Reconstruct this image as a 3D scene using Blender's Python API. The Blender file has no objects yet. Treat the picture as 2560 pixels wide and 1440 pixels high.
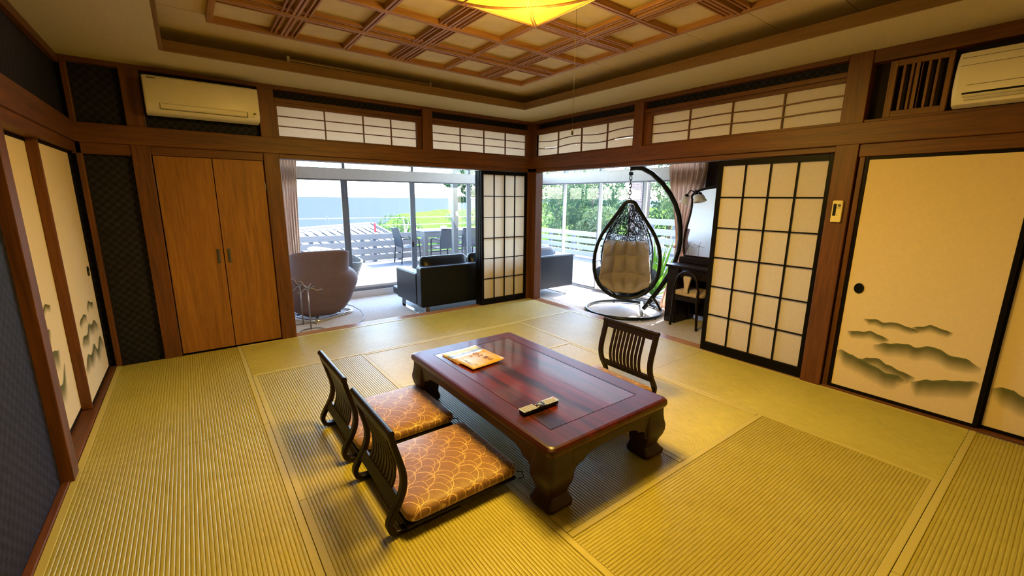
import bpy, bmesh, math, random
from mathutils import Vector, Matrix, noise
random.seed(7)
SC = bpy.context.scene
COL = SC.collection
PI = math.pi
sin, cos = math.sin, math.cos

# ------------------------------------------------------------------ camera, world, sun, exposure
def look(pitch, yaw, roll):
    cy, sy, cp, sp = cos(yaw), sin(yaw), cos(pitch), sin(pitch)
    f = Vector((sy*cp, cy*cp, -sp)); r = Vector((cy, -sy, 0)); u = r.cross(f)
    c, s = cos(roll), sin(roll)
    R, U = c*r + s*u, -s*r + c*u
    return Matrix(((R.x, U.x, -f.x), (R.y, U.y, -f.y), (R.z, U.z, -f.z)))
cam = bpy.data.objects.new('camera', bpy.data.cameras.new('camera'))
COL.objects.link(cam)
cam.data.sensor_width = 36
cam.data.lens = 1069.387/2560*36
cam.data.clip_start = 0.02
cam.data.clip_end = 60000
M = look(0.20652307, 0.64329398, 0.00907432).to_4x4()
M.translation = (-3.77915, -4.63337, 1.39725)
cam.matrix_world = M
SC.camera = cam

vs = SC.view_settings
vs.view_transform = 'Standard'; vs.look = 'None'; vs.gamma = 1.0; vs.use_curve_mapping = False
vs.exposure = 1.2
SC.cycles.diffuse_bounces = 8; SC.cycles.transparent_max_bounces = 24
SUN_DIR = Vector((0.62, 0.10, 0.78)).normalized()
W = bpy.data.worlds.new('sky'); SC.world = W; W.use_nodes = True
nt = W.node_tree
bg = nt.nodes['Background']
sky = nt.nodes.new('ShaderNodeTexSky')
sky.sky_type = 'NISHITA'; sky.sun_disc = False
sky.sun_elevation = math.asin(SUN_DIR.z); sky.sun_rotation = math.atan2(SUN_DIR.x, SUN_DIR.y)
sky.air_density = 1.0; sky.dust_density = 0.8; sky.ozone_density = 2.0; sky.altitude = 20
nt.links.new(sky.outputs[0], bg.inputs[0])
bg.inputs[1].default_value = 1.45
sun = bpy.data.objects.new('sun', bpy.data.lights.new('sun', 'SUN')); COL.objects.link(sun)
sun.data.energy = 14.0; sun.data.angle = 0.009; sun.data.color = (1.0, 0.95, 0.86)
sun.rotation_euler = SUN_DIR.to_track_quat('Z', 'Y').to_euler()

# ------------------------------------------------------------------ helpers
def meta(o, label=None, cat=None, group=None, kind=None):
    if label: o['label'] = label
    if cat: o['category'] = cat
    if group: o['group'] = group
    if kind: o['kind'] = kind
    return o
def thing(name, label, cat, loc=(0, 0, 0), rz=0, group=None):
    o = bpy.data.objects.new(name, None); COL.objects.link(o)
    o.location = loc; o.rotation_euler = (0, 0, rz); o.empty_display_size = 0.1
    return meta(o, label, cat, group)
def dup(src, loc=None, rz=None, label=None, parent=None):
    c = src.copy(); COL.objects.link(c)
    if parent: c.parent = parent
    if loc is not None: c.location = loc
    if rz is not None: c.rotation_euler = (0, 0, rz)
    if label: c['label'] = label
    for ch in list(src.children): dup(ch, parent=c)
    return c
class MB:
    def __init__(s, off=(0, 0, 0)):
        s.v = []; s.f = []; s.o = Vector(off); s.col = None
    def add(s, V, F):
        b = len(s.v); s.v += [Vector(p) - s.o for p in V]; s.f += [tuple(b+i for i in f) for f in F]; return s
    def box(s, x0, y0, z0, x1, y1, z1, m=None):
        x0, x1 = min(x0, x1), max(x0, x1); y0, y1 = min(y0, y1), max(y0, y1); z0, z1 = min(z0, z1), max(z0, z1)
        V = [Vector(p) for p in ((x0,y0,z0),(x1,y0,z0),(x1,y1,z0),(x0,y1,z0),(x0,y0,z1),(x1,y0,z1),(x1,y1,z1),(x0,y1,z1))]
        if m: V = [m @ p for p in V]
        return s.add(V, ((0,3,2,1),(4,5,6,7),(0,1,5,4),(1,2,6,5),(2,3,7,6),(3,0,4,7)))
    def loft(s, rings, closed=True, cap=True):
        n = len(rings[0]); V = [p for r in rings for p in r]; F = []
        for i in range(len(rings)-1):
            for j in range(n if closed else n-1):
                k = (j+1) % n
                F.append((i*n+j, i*n+k, (i+1)*n+k, (i+1)*n+j))
        if cap and closed:
            F.append(tuple(reversed(range(n)))); F.append(tuple(range((len(rings)-1)*n, len(rings)*n)))
        return s.add(V, F)
    def tube(s, pts, r, n=8, closed=False, flat=1.0):
        P = [Vector(p) for p in pts]; m = len(P)
        R = r if isinstance(r, (list, tuple)) else [r]*m
        rings = []; up = None
        for i in range(m):
            a = P[i-1] if (i or closed) else P[0]; b = P[(i+1) % m] if (i < m-1 or closed) else P[-1]
            t = (b-a)
            t = t.normalized() if t.length > 1e-9 else Vector((0, 0, 1))
            if up is None: up = Vector((0, 0, 1)) if abs(t.z) < .9 else Vector((1, 0, 0))
            x = up.cross(t)
            if x.length < 1e-6: x = Vector((1, 0, 0)).cross(t)
            x.normalize(); y = t.cross(x); up = y
            o = PI/4 if n == 4 else 0
            rings.append([P[i] + x*R[i]*cos(2*PI*k/n+o) + y*R[i]*flat*sin(2*PI*k/n+o) for k in range(n)])
        if closed: rings.append(rings[0]); return s.loft(rings, True, False)
        return s.loft(rings)
    def lathe(s, prof, n=16, c=(0, 0, 0), wav=0, k=6):
        rings = [[Vector((c[0]+r*(1+(wav*cos(k*2*PI*j/n) if i > len(prof)*.6 else 0))*cos(2*PI*j/n), c[1]+r*(1+(wav*cos(k*2*PI*j/n) if i > len(prof)*.6 else 0))*sin(2*PI*j/n), c[2]+z)) for j in range(n)] for i, (r, z) in enumerate(prof)]
        return s.loft(rings)
    def prism(s, poly, fn):
        n = len(poly); V = [fn(a, b, 0) for a, b in poly] + [fn(a, b, 1) for a, b in poly]
        F = [tuple(range(n)), tuple(reversed(range(n, 2*n)))] + [(i, n+i, n+(i+1) % n, (i+1) % n) for i in range(n)]
        return s.add(V, F)
    def grid(s, fn, nu, nv):
        V = [fn(i/nu, j/nv) for i in range(nu+1) for j in range(nv+1)]
        F = [(i*(nv+1)+j, (i+1)*(nv+1)+j, (i+1)*(nv+1)+j+1, i*(nv+1)+j+1) for i in range(nu) for j in range(nv)]
        return s.add(V, F)
    def sweep(s, path, y0, y1, t):            # a flat strip following path (x, z), wide in y
        n = len(path); rings = []
        for i in range(n):
            a = Vector(path[max(i-1, 0)]); b = Vector(path[min(i+1, n-1)]); d = (b-a).normalized(); nx, nz = -d.y*t/2, d.x*t/2
            x, z = path[i]
            rings.append([Vector((x+nx, y0, z+nz)), Vector((x+nx, y1, z+nz)), Vector((x-nx, y1, z-nz)), Vector((x-nx, y0, z-nz))])
        return s.loft(rings)
    def pillow(s, x0, x1, y0, y1, z0, z1, rc=.06, e=.04, dome=.015, n=6, m=None):
        cx, cy, hx, hy = (x0+x1)/2, (y0+y1)/2, (x1-x0)/2, (y1-y0)/2
        def ring(ins, z):
            a, b = max(hx-ins, .003), max(hy-ins, .003); r = max(min(rc, a*.99, b*.99), .001); out = []
            for q, (sx, sy) in enumerate(((1, 1), (-1, 1), (-1, -1), (1, -1))):
                for i in range(n):
                    t = q*PI/2 + i*PI/2/(n-1)
                    out.append(Vector((cx+sx*(a-r)+r*cos(t), cy+sy*(b-r)+r*sin(t), z)))
            return out
        rings = []; zm = (z0+z1)/2; hz = (z1-z0)/2
        k = min(hx, hy)
        for f in (.9, .45): rings.append(ring(e+(k-e)*f, z0))
        for i in range(9):
            t = -1+2*i/8; rings.append(ring(e*(1-math.sqrt(max(0, 1-t*t))), zm+hz*t))
        for f in (.2, .45, .7, .95): rings.append(ring(e+(k-e)*f, z1+dome*math.sin(f*PI/2)))
        if m: rings = [[m @ p for p in r] for r in rings]
        return s.loft(rings)
    def build(s, name, mat, parent=None, bevel=0, smooth=False, kind=None, label=None, loc=None, seg=2, mods=None):
        me = bpy.data.meshes.new(name); me.from_pydata([tuple(p) for p in s.v], [], s.f); me.update()
        bm = bmesh.new(); bm.from_mesh(me); bmesh.ops.recalc_face_normals(bm, faces=bm.faces); bm.to_mesh(me); bm.free()
        o = bpy.data.objects.new(name, me); COL.objects.link(o)
        if mat: me.materials.append(mat)
        if parent: o.parent = parent
        if loc: o.location = loc
        if smooth:
            for p in me.polygons: p.use_smooth = True
            if smooth != True:
                md = o.modifiers.new('e', 'EDGE_SPLIT'); md.split_angle = math.radians(smooth)
        if bevel:
            md = o.modifiers.new('b', 'BEVEL'); md.width = bevel; md.segments = seg; md.limit_method = 'ANGLE'; md.angle_limit = .6
            md.harden_normals = False
        if kind: o['kind'] = kind
        if label: o['label'] = label
        return o
def bx(name, mat, parent, x0, y0, z0, x1, y1, z1, bevel=0, off=(0, 0, 0), **k):
    return MB(off).box(x0, y0, z0, x1, y1, z1).build(name, mat, parent, bevel, **k)
def structure(o, label):
    o['kind'] = 'structure'; o['label'] = label; return o

# ------------------------------------------------------------------ materials
def srgb(r, g, b):
    f = lambda c: (c/255/12.92 if c/255 <= .04045 else ((c/255+.055)/1.055)**2.4)
    return (f(r), f(g), f(b), 1)
class NT:
    def __init__(s, name):
        s.m = bpy.data.materials.new(name); s.m.use_nodes = True; s.t = s.m.node_tree; s.n = s.t.nodes
        s.p = s.n['Principled BSDF']; s.out = s.n['Material Output']
    def new(s, t, **k):
        n = s.n.new('ShaderNode'+t)
        for a, v in k.items():
            if a.startswith('i'): n.inputs[int(a[1:])].default_value = v
            else: setattr(n, a, v)
        return n
    def ln(s, a, b): s.t.links.new(a, b)
    def coord(s, scale=(1, 1, 1), rot=(0, 0, 0), kind='Object'):
        c = s.new('TexCoord'); mp = s.new('Mapping'); mp.inputs['Scale'].default_value = scale; mp.inputs['Rotation'].default_value = rot
        s.ln(c.outputs[kind], mp.inputs[0]); return mp.outputs[0]
    def noise(s, vec, scale=5, detail=4, rough=.6, dist=0):
        n = s.new('TexNoise'); n.inputs['Scale'].default_value = scale; n.inputs['Detail'].default_value = detail
        n.inputs['Roughness'].default_value = rough; n.inputs['Distortion'].default_value = dist
        s.ln(vec, n.inputs['Vector']); return n.outputs['Fac']
    def ramp(s, fac, stops):
        r = s.new('ValToRGB'); e = r.color_ramp.elements
        while len(e) < len(stops): e.new(.5)
        for q, (p, c) in zip(e, stops): q.position = p; q.color = c if len(c) == 4 else (*c, 1)
        s.ln(fac, r.inputs[0]); return r.outputs[0]
    def math(s, op, a, b=None):
        n = s.new('Math', operation=op)
        for i, v in enumerate((a, b)):
            if v is None: continue
            if isinstance(v, (int, float)): n.inputs[i].default_value = v
            else: s.ln(v, n.inputs[i])
        return n.outputs[0]
    def bump(s, h, strength=.3, dist=.01):
        b = s.new('Bump'); b.inputs['Strength'].default_value = strength; b.inputs['Distance'].default_value = dist
        s.ln(h, b.inputs['Height']); s.ln(b.outputs[0], s.p.inputs['Normal'])
    def set(s, **k):
        for a, v in k.items(): s.p.inputs[a.replace('_', ' ')].default_value = v
        return s
def plain(name, col, rough=.5, metal=0, var=.12, scale=12, bump=.0, spec=.5, coat=0):
    t = NT(name); t.set(Roughness=rough, Metallic=metal, Specular_IOR_Level=spec, Coat_Weight=coat)
    v = t.coord(); n = t.noise(v, scale, 5)
    a = tuple(c*(1-var) for c in col[:3]); b = tuple(min(1, c*(1+var)) for c in col[:3])
    t.ln(t.ramp(n, [(.3, a), (.7, b)]), t.p.inputs['Base Color'])
    if bump: t.bump(t.noise(v, scale*6, 3), bump, .004)
    return t.m
def wood(name, c0, c1, axis=2, rough=.45, scale=1.0, coat=0, cr=.1, contrast=(.35, .68), spec=.45):
    t = NT(name); t.set(Roughness=rough, Coat_Weight=coat, Coat_Roughness=cr)
    sc = [22*scale]*3; sc[axis] = 1.3*scale
    v = t.coord(tuple(sc)); n = t.noise(v, 1.0, 6, .62, 1.2)
    n2 = t.noise(t.coord(tuple(6*q for q in sc)), 1.0, 2, .5)
    m = t.math('MULTIPLY_ADD', n2, .35); t.n[-1].inputs[2].default_value = 0
    t.ln(t.math('ADD', t.math('MULTIPLY', n, .72), t.math('MULTIPLY', n2, .28)), t.new('ValToRGB').inputs[0])
    r = t.n[-1]; e = r.color_ramp.elements; e[0].position, e[1].position = contrast; e[0].color = c0; e[1].color = c1
    t.ln(r.outputs[0], t.p.inputs['Base Color']); t.set(Specular_IOR_Level=spec)
    t.bump(n2, .12, .002)
    return t.m
def wood3(name, c0, c1, **k): return [wood(name+a, c0, c1, i, **k) for i, a in enumerate(('_along_x', '_along_y', '_along_z'))]
TIM = wood3('timber', srgb(74, 39, 15), srgb(116, 66, 25), rough=.5)
COF = wood3('coffer_timber', srgb(136, 92, 52), srgb(182, 130, 80), rough=.5)
CLO = wood3('closet_oak', srgb(120, 76, 26), srgb(160, 106, 42), rough=.5)
DARK = wood3('dark_wood', srgb(14, 8, 7), srgb(32, 17, 13), rough=.38, spec=.22)
RED = wood3('red_lacquer', srgb(36, 8, 6), srgb(84, 22, 13), rough=.4, coat=.22, cr=.12, scale=.45, spec=.25)
TOPR = wood('red_lacquer_top', srgb(30, 7, 5), srgb(96, 27, 15), 1, rough=.3, coat=1.0, cr=.05, scale=.5, contrast=(.42, .62))
REDD = wood3('red_lacquer_dark', srgb(24, 8, 6), srgb(52, 17, 11), rough=.5, coat=0, scale=.6)
BLK = plain('black_lacquer', srgb(12, 9, 9), .45, spec=.12)
VENT = wood3('vent_timber', srgb(92, 58, 26), srgb(136, 90, 42), rough=.55)
WHITE = plain('white_plastic', srgb(228, 220, 200), .4, var=.02)
GREYP = plain('grey_plastic', srgb(70, 70, 72), .4)
CHROME = plain('chrome', (.8, .8, .8), .12, 1, var=.02)
STEEL = plain('dull_steel', (.30, .28, .27), .35, 1)
ALU = plain('grey_aluminium', srgb(196, 190, 186), .45, .3, var=.04)
ALUD = plain('dark_aluminium', srgb(104, 108, 118), .4, .3, var=.05)
BLKM = plain('black_metal', srgb(20, 24, 27), .3, .4, var=.1)
SOFFIT = plain('ceiling_paper', srgb(198, 184, 148), .9, var=.06, scale=60, bump=.15)
CEILP = plain('ceiling_panel_paper', srgb(206, 184, 144), .85, var=.10, scale=7, bump=.1)
BOARD = plain('ceiling_board', srgb(206, 184, 142), .85, var=.05, scale=40)
PLASTER = plain('plaster', srgb(190, 176, 140), .9, var=.04)
VWHITE = plain('veranda_white', srgb(238, 236, 232), .8, var=.02)
def paper(name, col, tr=.5):
    t = NT(name); d = t.new('BsdfDiffuse'); r = t.new('BsdfTranslucent'); mx = t.new('MixShader')
    v = t.coord(); n = t.ramp(t.noise(v, 40, 5, .7), [(.3, tuple(c*.94 for c in col[:3])), (.7, col)])
    t.ln(n, d.inputs[0]); t.ln(n, r.inputs[0]); mx.inputs[0].default_value = tr
    t.ln(d.outputs[0], mx.inputs[1]); t.ln(r.outputs[0], mx.inputs[2]); t.ln(mx.outputs[0], t.out.inputs[0]); return t.m
SHOJI = paper('shoji_paper', (.94, .865, .78, 1), .52)
def wallpaper():
    t = NT('dark_checked_wallpaper'); t.set(Roughness=.6, Specular_IOR_Level=.15)
    v = t.coord((1, 1, 1))
    ck = t.new('TexChecker'); ck.inputs['Scale'].default_value = 32
    ck.inputs[1].default_value = srgb(41, 40, 54); ck.inputs[2].default_value = srgb(25, 25, 36)
    c = t.new('TexCoord'); mp = t.new('Mapping'); mp.inputs['Location'].default_value = (.011, .013, .007); t.ln(c.outputs['Object'], mp.inputs[0]); t.ln(mp.outputs[0], ck.inputs[0])
    mx = t.new('MixRGB', blend_type='MULTIPLY'); mx.inputs[0].default_value = .55
    t.ln(ck.outputs[0], mx.inputs[1]); t.ln(t.ramp(t.noise(v, 26, 4), [(.3, (.45, .45, .45)), (.7, (1.3, 1.3, 1.3))]), mx.inputs[2])
    t.ln(mx.outputs[0], t.p.inputs['Base Color']); t.bump(t.noise(v, 160, 3), .4, .003); return t.m
WALLP = wallpaper()
def tatami(name, axis):
    t = NT(name); t.set(Roughness=.38, Specular_IOR_Level=.75)
    sc = [260, 260, 60]; sc[axis] = 14
    v = t.coord(tuple(sc)); n = t.noise(v, 1, 3, .6)
    n2 = t.noise(t.coord((1.6, 1.6, 1.6)), 1.5, 3)
    sm = t.math('ADD', t.math('MULTIPLY', n, .7), t.math('MULTIPLY', n2, .3))
    t.ln(t.ramp(sm, [(.3, srgb(150, 137, 44)), (.7, srgb(192, 181, 84))]), t.p.inputs['Base Color'])
    s2 = [90, 90, 60]; s2[axis] = 700
    t.bump(t.noise(t.coord(tuple(s2)), 1, 2), .25, .002); return t.m
TAT = [tatami('tatami_rush_x', 0), tatami('tatami_rush_y', 1)]
HERI = plain('tatami_edge_cloth', srgb(190, 178, 96), .5, var=.05, scale=200, bump=.2)
CARPET = plain('grey_carpet', srgb(200, 193, 186), .95, var=.16, scale=55, bump=.5)
def glass():
    t = NT('window_glass'); a = t.new('BsdfTransparent'); b = t.new('BsdfGlossy'); f = t.new('LayerWeight'); mx = t.new('MixShader')
    a.inputs[0].default_value = (.96, .975, .975, 1); b.inputs['Roughness'].default_value = .01; f.inputs[0].default_value = .5
    k = t.math('ADD', t.math('MULTIPLY', t.math('POWER', f.outputs['Facing'], 5.0), .8), .025)
    t.ln(k, mx.inputs[0]); t.ln(a.outputs[0], mx.inputs[1]); t.ln(b.outputs[0], mx.inputs[2]); t.ln(mx.outputs[0], t.out.inputs[0]); return t.m
GLASS = glass()
def leaf(name, c0, c1):
    t = NT(name); d = t.new('BsdfDiffuse'); r = t.new('BsdfTranslucent'); mx = t.new('MixShader'); mx.inputs[0].default_value = .35
    n = t.ramp(t.noise(t.coord(), 2.2, 3), [(.35, c0), (.65, c1)])
    t.ln(n, d.inputs[0]); t.ln(n, r.inputs[0]); t.ln(d.outputs[0], mx.inputs[1]); t.ln(r.outputs[0], mx.inputs[2]); t.ln(mx.outputs[0], t.out.inputs[0]); return t.m
LEAF = [leaf('leaf_mid', srgb(68, 87, 56), srgb(102, 117, 80)), leaf('leaf_light', srgb(86, 103, 66), srgb(120, 131, 97)), leaf('leaf_dark', srgb(46, 68, 50), srgb(78, 98, 70))]
BARK = plain('bark', srgb(120, 100, 84), .9, var=.3, bump=.4)
# ------------------------------------------------------------------ room shell
w = 0.88
YS = -5.30                                      # south wall
def beam(x0, y0, z0, x1, y1, z1, parent, name='beam', mats=TIM, bevel=.004):
    d = (abs(x1-x0), abs(y1-y0), abs(z1-z0)); return bx(name, mats[d.index(max(d))], parent, x0, y0, z0, x1, y1, z1, bevel)
floor = structure(bx('floor', TIM[0], None, -4.46, YS, -.22, .0, .0, -.05), 'tatami room floor of fifteen rush mats around the low red table')
def mat(i0, j0, i1, j1, ax):
    g = .0012; x0, x1, y0, y1 = i0*w+g, i1*w-g, j0*w+g, j1*w-g
    if y0 < YS: y0 = YS
    p = .0155; b = MB()
    if ax == 0: a0, a1, l0, l1 = y0, y1, x0, x1
    else: a0, a1, l0, l1 = x0, x1, y0, y1
    n = max(2, int((a1-a0)/p)); q = (a1-a0)/n; prof = []
    for i in range(n): prof += [(a0+i*q, -.0032), (a0+(i+.2)*q, -.0004), (a0+(i+.5)*q, 0), (a0+(i+.8)*q, -.0004)]
    prof += [(a1, -.003), (a1, -.049), (a0, -.049)]
    P = (lambda a, z, l: Vector((l, a, z))) if ax == 0 else (lambda a, z, l: Vector((a, l, z)))
    m = len(prof); V = [P(a, z, l) for l in (l0, l1) for a, z in prof]
    F = [(i, (i+1) % m, m+(i+1) % m, m+i) for i in range(m)] + [tuple(range(m)), tuple(reversed(range(m, 2*m)))]
    b.add(V, F); o = b.build('tatami_mat', TAT[ax], floor)
    for s in (0, 1):
        e0, e1 = (a0, a0+.031) if s == 0 else (a1-.031, a1)
        c = (l0, e0, -.01, l1, e1, .0022) if ax == 0 else (e0, l0, -.01, e1, l1, .0022)
        bx('edge_band', HERI, o, *c, bevel=.002)
for a in ((-4,-1,-2,0,0),(-2,-1,0,0,0),(-5,-2,-4,0,1),(-5,-4,-4,-2,1),(-5,-6.1,-4,-4,1),(-1,-3,0,-1,1),(-1,-5,0,-3,1),(-4,-3,-3,-1,1),
          (-3,-2,-1,-1,0),(-2,-4,-1,-2,1),(-3,-4,-2,-2,1),(-4,-5,-3,-3,1),(-3,-5,-1,-4,0),(-4,-6.1,-2,-5,0),(-2,-6.1,0,-5,0)):
    mat(*a)
# grooved thresholds
for nm, ax in (('trim_1', 0), ('trim_2', 1)):
    b = MB(); n = 4
    for i in range(n*2+1):
        a0 = .0 + .13*i/(n*2+1); a1 = .13*(i+1)/(n*2+1); z = .002 if i % 2 == 0 else -.004
        if ax == 0: b.box(-3.035, a0, -.1, -.0, a1, z)
        else: b.box(a0, -2.6 if 0 else -3.46, -.1, a1, -.0, z)
    structure(b.build(nm, wood('threshold_wood_%d' % ax, srgb(138, 98, 70), srgb(186, 146, 114), ax, rough=.3), None, .0006), ('grooved wooden threshold between mats and the sea-side veranda', 'grooved wooden threshold between mats and the egg chair veranda')[ax])

# north wall
wn = structure(MB().box(-4.5, .05, 1.9, .1, .10, 2.4).box(-4.5, .05, -.1, -4.0, .10, 1.9).build('wall_north', WALLP), 'north wall of dark checked wallpaper in brown timber framing')
beam(-4.082, -.012, 0, -3.962, .10, 2.38, wn, 'post')
beam(-3.165, -.012, 0, -3.035, .13, 2.38, wn, 'post')
MB().box(-.055, .0, 0, -.001, .12, 2.38).box(.0, -.105, 0, .12, -.001, 2.38).box(.003, .003, 0, .12, .12, 2.38).build('post', TIM[2], wn, .003)
beam(-4.42, -.028, 1.785, .0, .0, 1.925, wn)
beam(-3.035, .0, 1.742, -.0, .13, 1.80, wn, 'head_rail')
beam(-4.42, .0, 1.70, -4.082, .05, 1.79, wn, 'head_rail')
beam(-3.962, .0, 1.715, -3.165, .06, 1.79, wn, 'head_rail')
beam(-4.42, -.02, 2.345, -.0, .05, 2.38, wn, 'top_molding')
beam(-1.585, -.035, 1.895, -1.465, .05, 2.36, wn, 'hanging_post')
beam(-4.40, .0, 0, -4.365, .05, 2.38, wn, 'corner_batten')
# east wall
we = structure(MB().box(.05, -3.46, 1.9, .10, .0, 2.4).box(.02, YS, -.1, .16, -4.99, 1.9).box(.085, YS, 1.9, .16, -3.58, 2.4).build('wall_east', WALLP), 'east wall of dark wallpaper strip above brown timber beams and sliding panels')
beam(-.02, -3.59, 0, .11, -3.455, 2.38, we, 'post')
beam(-.028, YS, 1.785, .0, -.0, 1.925, we)
beam(.0, -3.46, 1.742, .13, -.0, 1.80, we, 'head_rail')
beam(-.004, YS, 1.70, .09, -3.59, 1.79, we, 'head_rail')
beam(-.02, -3.455, 2.345, .05, -.0, 2.38, we, 'top_molding')
beam(-.03, -1.785, 1.895, .05, -1.672, 2.36, we, 'hanging_post')
beam(-.012, YS, 2.30, .085, -3.59, 2.38, we, 'top_molding')
beam(-.012, YS, 1.915, .085, -3.59, 1.942, we, 'ledge')
beam(-.006, YS, 0, .09, -3.60, .018, we, 'floor_rail')
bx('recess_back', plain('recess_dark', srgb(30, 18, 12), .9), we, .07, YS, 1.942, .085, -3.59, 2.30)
beam(.0, -3.632, 0, .05, -3.60, 1.70, we, 'jamb')
# west wall
ww = structure(MB().box(-4.56, YS, -.1, -4.43, -1.83, 2.4).box(-4.56, -1.83, 1.9, -4.43, .05, 2.4).box(-4.60, -1.83, -.1, -4.52, .05, 1.9).build('wall_west', WALLP), 'west wall of grey-blue checked wallpaper beside the camera')
beam(-4.48, -1.83, 0, -4.382, -1.725, 1.80, ww, 'post')
beam(-4.47, YS, 1.785, -4.385, -.0, 1.935, ww)
beam(-4.50, -1.725, 1.715, -4.40, -.0, 1.79, ww, 'head_rail')
beam(-4.47, YS, 2.325, -4.40, -.0, 2.38, ww, 'top_molding')
beam(-4.50, -1.725, -.05, -4.402, -.0, .012, ww, 'floor_rail')
structure(bx('baseboard_west', TIM[1], None, -4.43, YS, -.05, -4.40, -1.83, .012, .003), 'brown wooden strip along the foot of the west wall')
ws = structure(bx('wall_south', PLASTER, None, -4.56, YS-.12, -.1, .2, YS, 2.4), 'plain plaster wall behind the camera')

# ceiling: soffit ring, cove, coffered field
TX0, TX1, TY0, TY1 = -3.80, -.585, -4.80, -.58
ce = structure(MB().box(-4.6, TY1, 2.38, .2, .2, 2.41).box(-4.6, -5.5, 2.38, .2, TY0, 2.41).box(-4.6, TY0, 2.38, TX0, TY1, 2.41).box(TX1, TY0, 2.38, .2, TY1, 2.41).build('ceiling', SOFFIT), 'papered soffit ceiling around a coffered wooden centre')
LIPM = wood3('lip_board', srgb(112, 84, 52), srgb(136, 104, 66), rough=.9)
for c in ((TX0, TY1-.012, 2.379, TX1, TY1+.012, 2.45), (TX0, TY0-.012, 2.379, TX1, TY0+.012, 2.45), (TX0-.012, TY0, 2.379, TX0+.012, TY1, 2.45), (TX1-.012, TY0, 2.379, TX1+.012, TY1, 2.45)):
    beam(*c, ce, 'cove_lip', LIPM, .002)
MB().box(-4.35, -.2, 2.41, -.05, -.14, 2.6).box(-4.35, -5.2, 2.41, -.05, -5.14, 2.6).box(-4.35, -5.2, 2.41, -4.29, -.14, 2.6).box(-.11, -5.2, 2.41, -.05, -.14, 2.6).build('cove_wall', SOFFIT, ce)
ZB, ZT, md = 2.50, 2.540, .4275
GX0, GX1 = -3.525, -.96
GY1 = -1.0; GY0 = GY1-8*md
# border boards with open joints
gp = .004
bx('ceiling_board', BOARD, ce, -4.3, GY1+gp, ZT, -.1, -.15, ZT+.012)
bx('ceiling_board', BOARD, ce, -4.3, -5.15, ZT, -.1, GY0-gp, ZT+.012)
for j in range(8):
    y0 = GY1-(j+1)*md; y1 = y0+md
    bx('ceiling_board', BOARD, ce, -4.3, y0+gp/2, ZT, GX0, y1-gp/2, ZT+.012)
    bx('ceiling_board', BOARD, ce, GX1, y0+gp/2, ZT, -.1, y1-gp/2, ZT+.012)
bx('ceiling_backing', DARK[0], ce, -4.35, -5.2, ZT+.013, -.05, -.14, ZT+.03)
pm = None
for i in range(6):
    for j in range(8):
        o = bx('coffer_panel', CEILP, ce, -md/2+.004, -md/2+.004, 0, md/2-.004, md/2-.004, .01) if pm is None else dup(pm, parent=ce)
        pm = pm or o; o.location = (GX0+(i+.5)*md, GY0+(j+.5)*md, ZT-.004)
def bar(ax, c, hw, z0, z1):
    c0 = (c-hw, GY0-.017, z0, c+hw, GY1+.017, z1) if ax == 0 else (GX0-.017, c-hw, z0, GX1+.017, c+hw, z1)
    beam(*c0, ce, 'coffer_bar', COF, .0015)
for ax, n, o0, sg in ((0, 6, GX0, 1), (1, 8, GY1, -1)):
    for k in range(n+1):
        c = o0+sg*k*md
        if k in (0, n): bar(ax, c, .017, ZB-.004*ax, ZT+.002); continue
        bar(ax, c-.0125, .0085, ZB-.002*ax, ZT); bar(ax, c+.0125, .0085, ZB-.002*ax, ZT); bar(ax, c, .006, ZB+.012, ZT)
        if k % 2:
            for d in (.052, .078):
                for s in (-1, 1): bar(ax, c+s*d, .0055, ZB+.004+.003*ax, ZB+.028)

# ranma windows: papered lights above the openings
def ranma(n, label, ax, a0, a1, p0, p1, cuts, wave=0):
    """frame from a0 to a1, paper from p0 to p1 along the wall"""
    z0, z1, f0, f1 = 1.947, 2.21, 1.925, 2.275
    P = (lambda a, d, z: (a, d, z)) if ax == 0 else (lambda a, d, z: (d, a, z))
    def q(nm, mt, A0, A1, d0, d1, Z0, Z1, par, bev=.002):
        return MB().box(*P(A0, d0, Z0), *P(A1, d1, Z1)).build(nm, mt, par, bev)
    r = structure(q('window_%d' % n, TIM[ax], a0, a1, -.008, .05, z1+.03, f1, None), label)
    q('frame_rail', TIM[ax], a0, a1, .004, .045, z1, z1+.03, r); q('frame_rail', TIM[ax], a0, a1, .004, .045, f0, z0, r)
    q('frame_stile', TIM[2], a0, p0, .004, .045, z0, z1, r); q('frame_stile', TIM[2], p1, a1, .004, .045, z0, z1, r)
    xs = [p0]+cuts+[p1]; zz = [z0, z0+(z1-z0)/3, z0+2*(z1-z0)/3, z1]
    wv = lambda a: wave*sin((a-p0)*2*PI/.78+.6)
    for c in cuts: q('lattice_bar', TIM[2], c-.005, c+.005, .012, .03, z0, z1, r, 0)
    for z in zz[1:3]:
        b = MB(); N = 24; rings = []
        for i in range(N+1):
            a = p0+(p1-p0)*i/N; zc = z+wv(a)
            rings.append([Vector(P(a, .010, zc-.004)), Vector(P(a, .028, zc-.004)), Vector(P(a, .028, zc+.004)), Vector(P(a, .010, zc+.004))])
        b.loft(rings).build('lattice_bar', TIM[ax], r)
    for i in range(len(xs)-1):
        for k in range(3): q('paper_pane', SHOJI, xs[i]+.0005, xs[i+1]-.0005, .031, .0315, zz[k]+.0005, zz[k+1]-.0005, r, 0)
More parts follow.
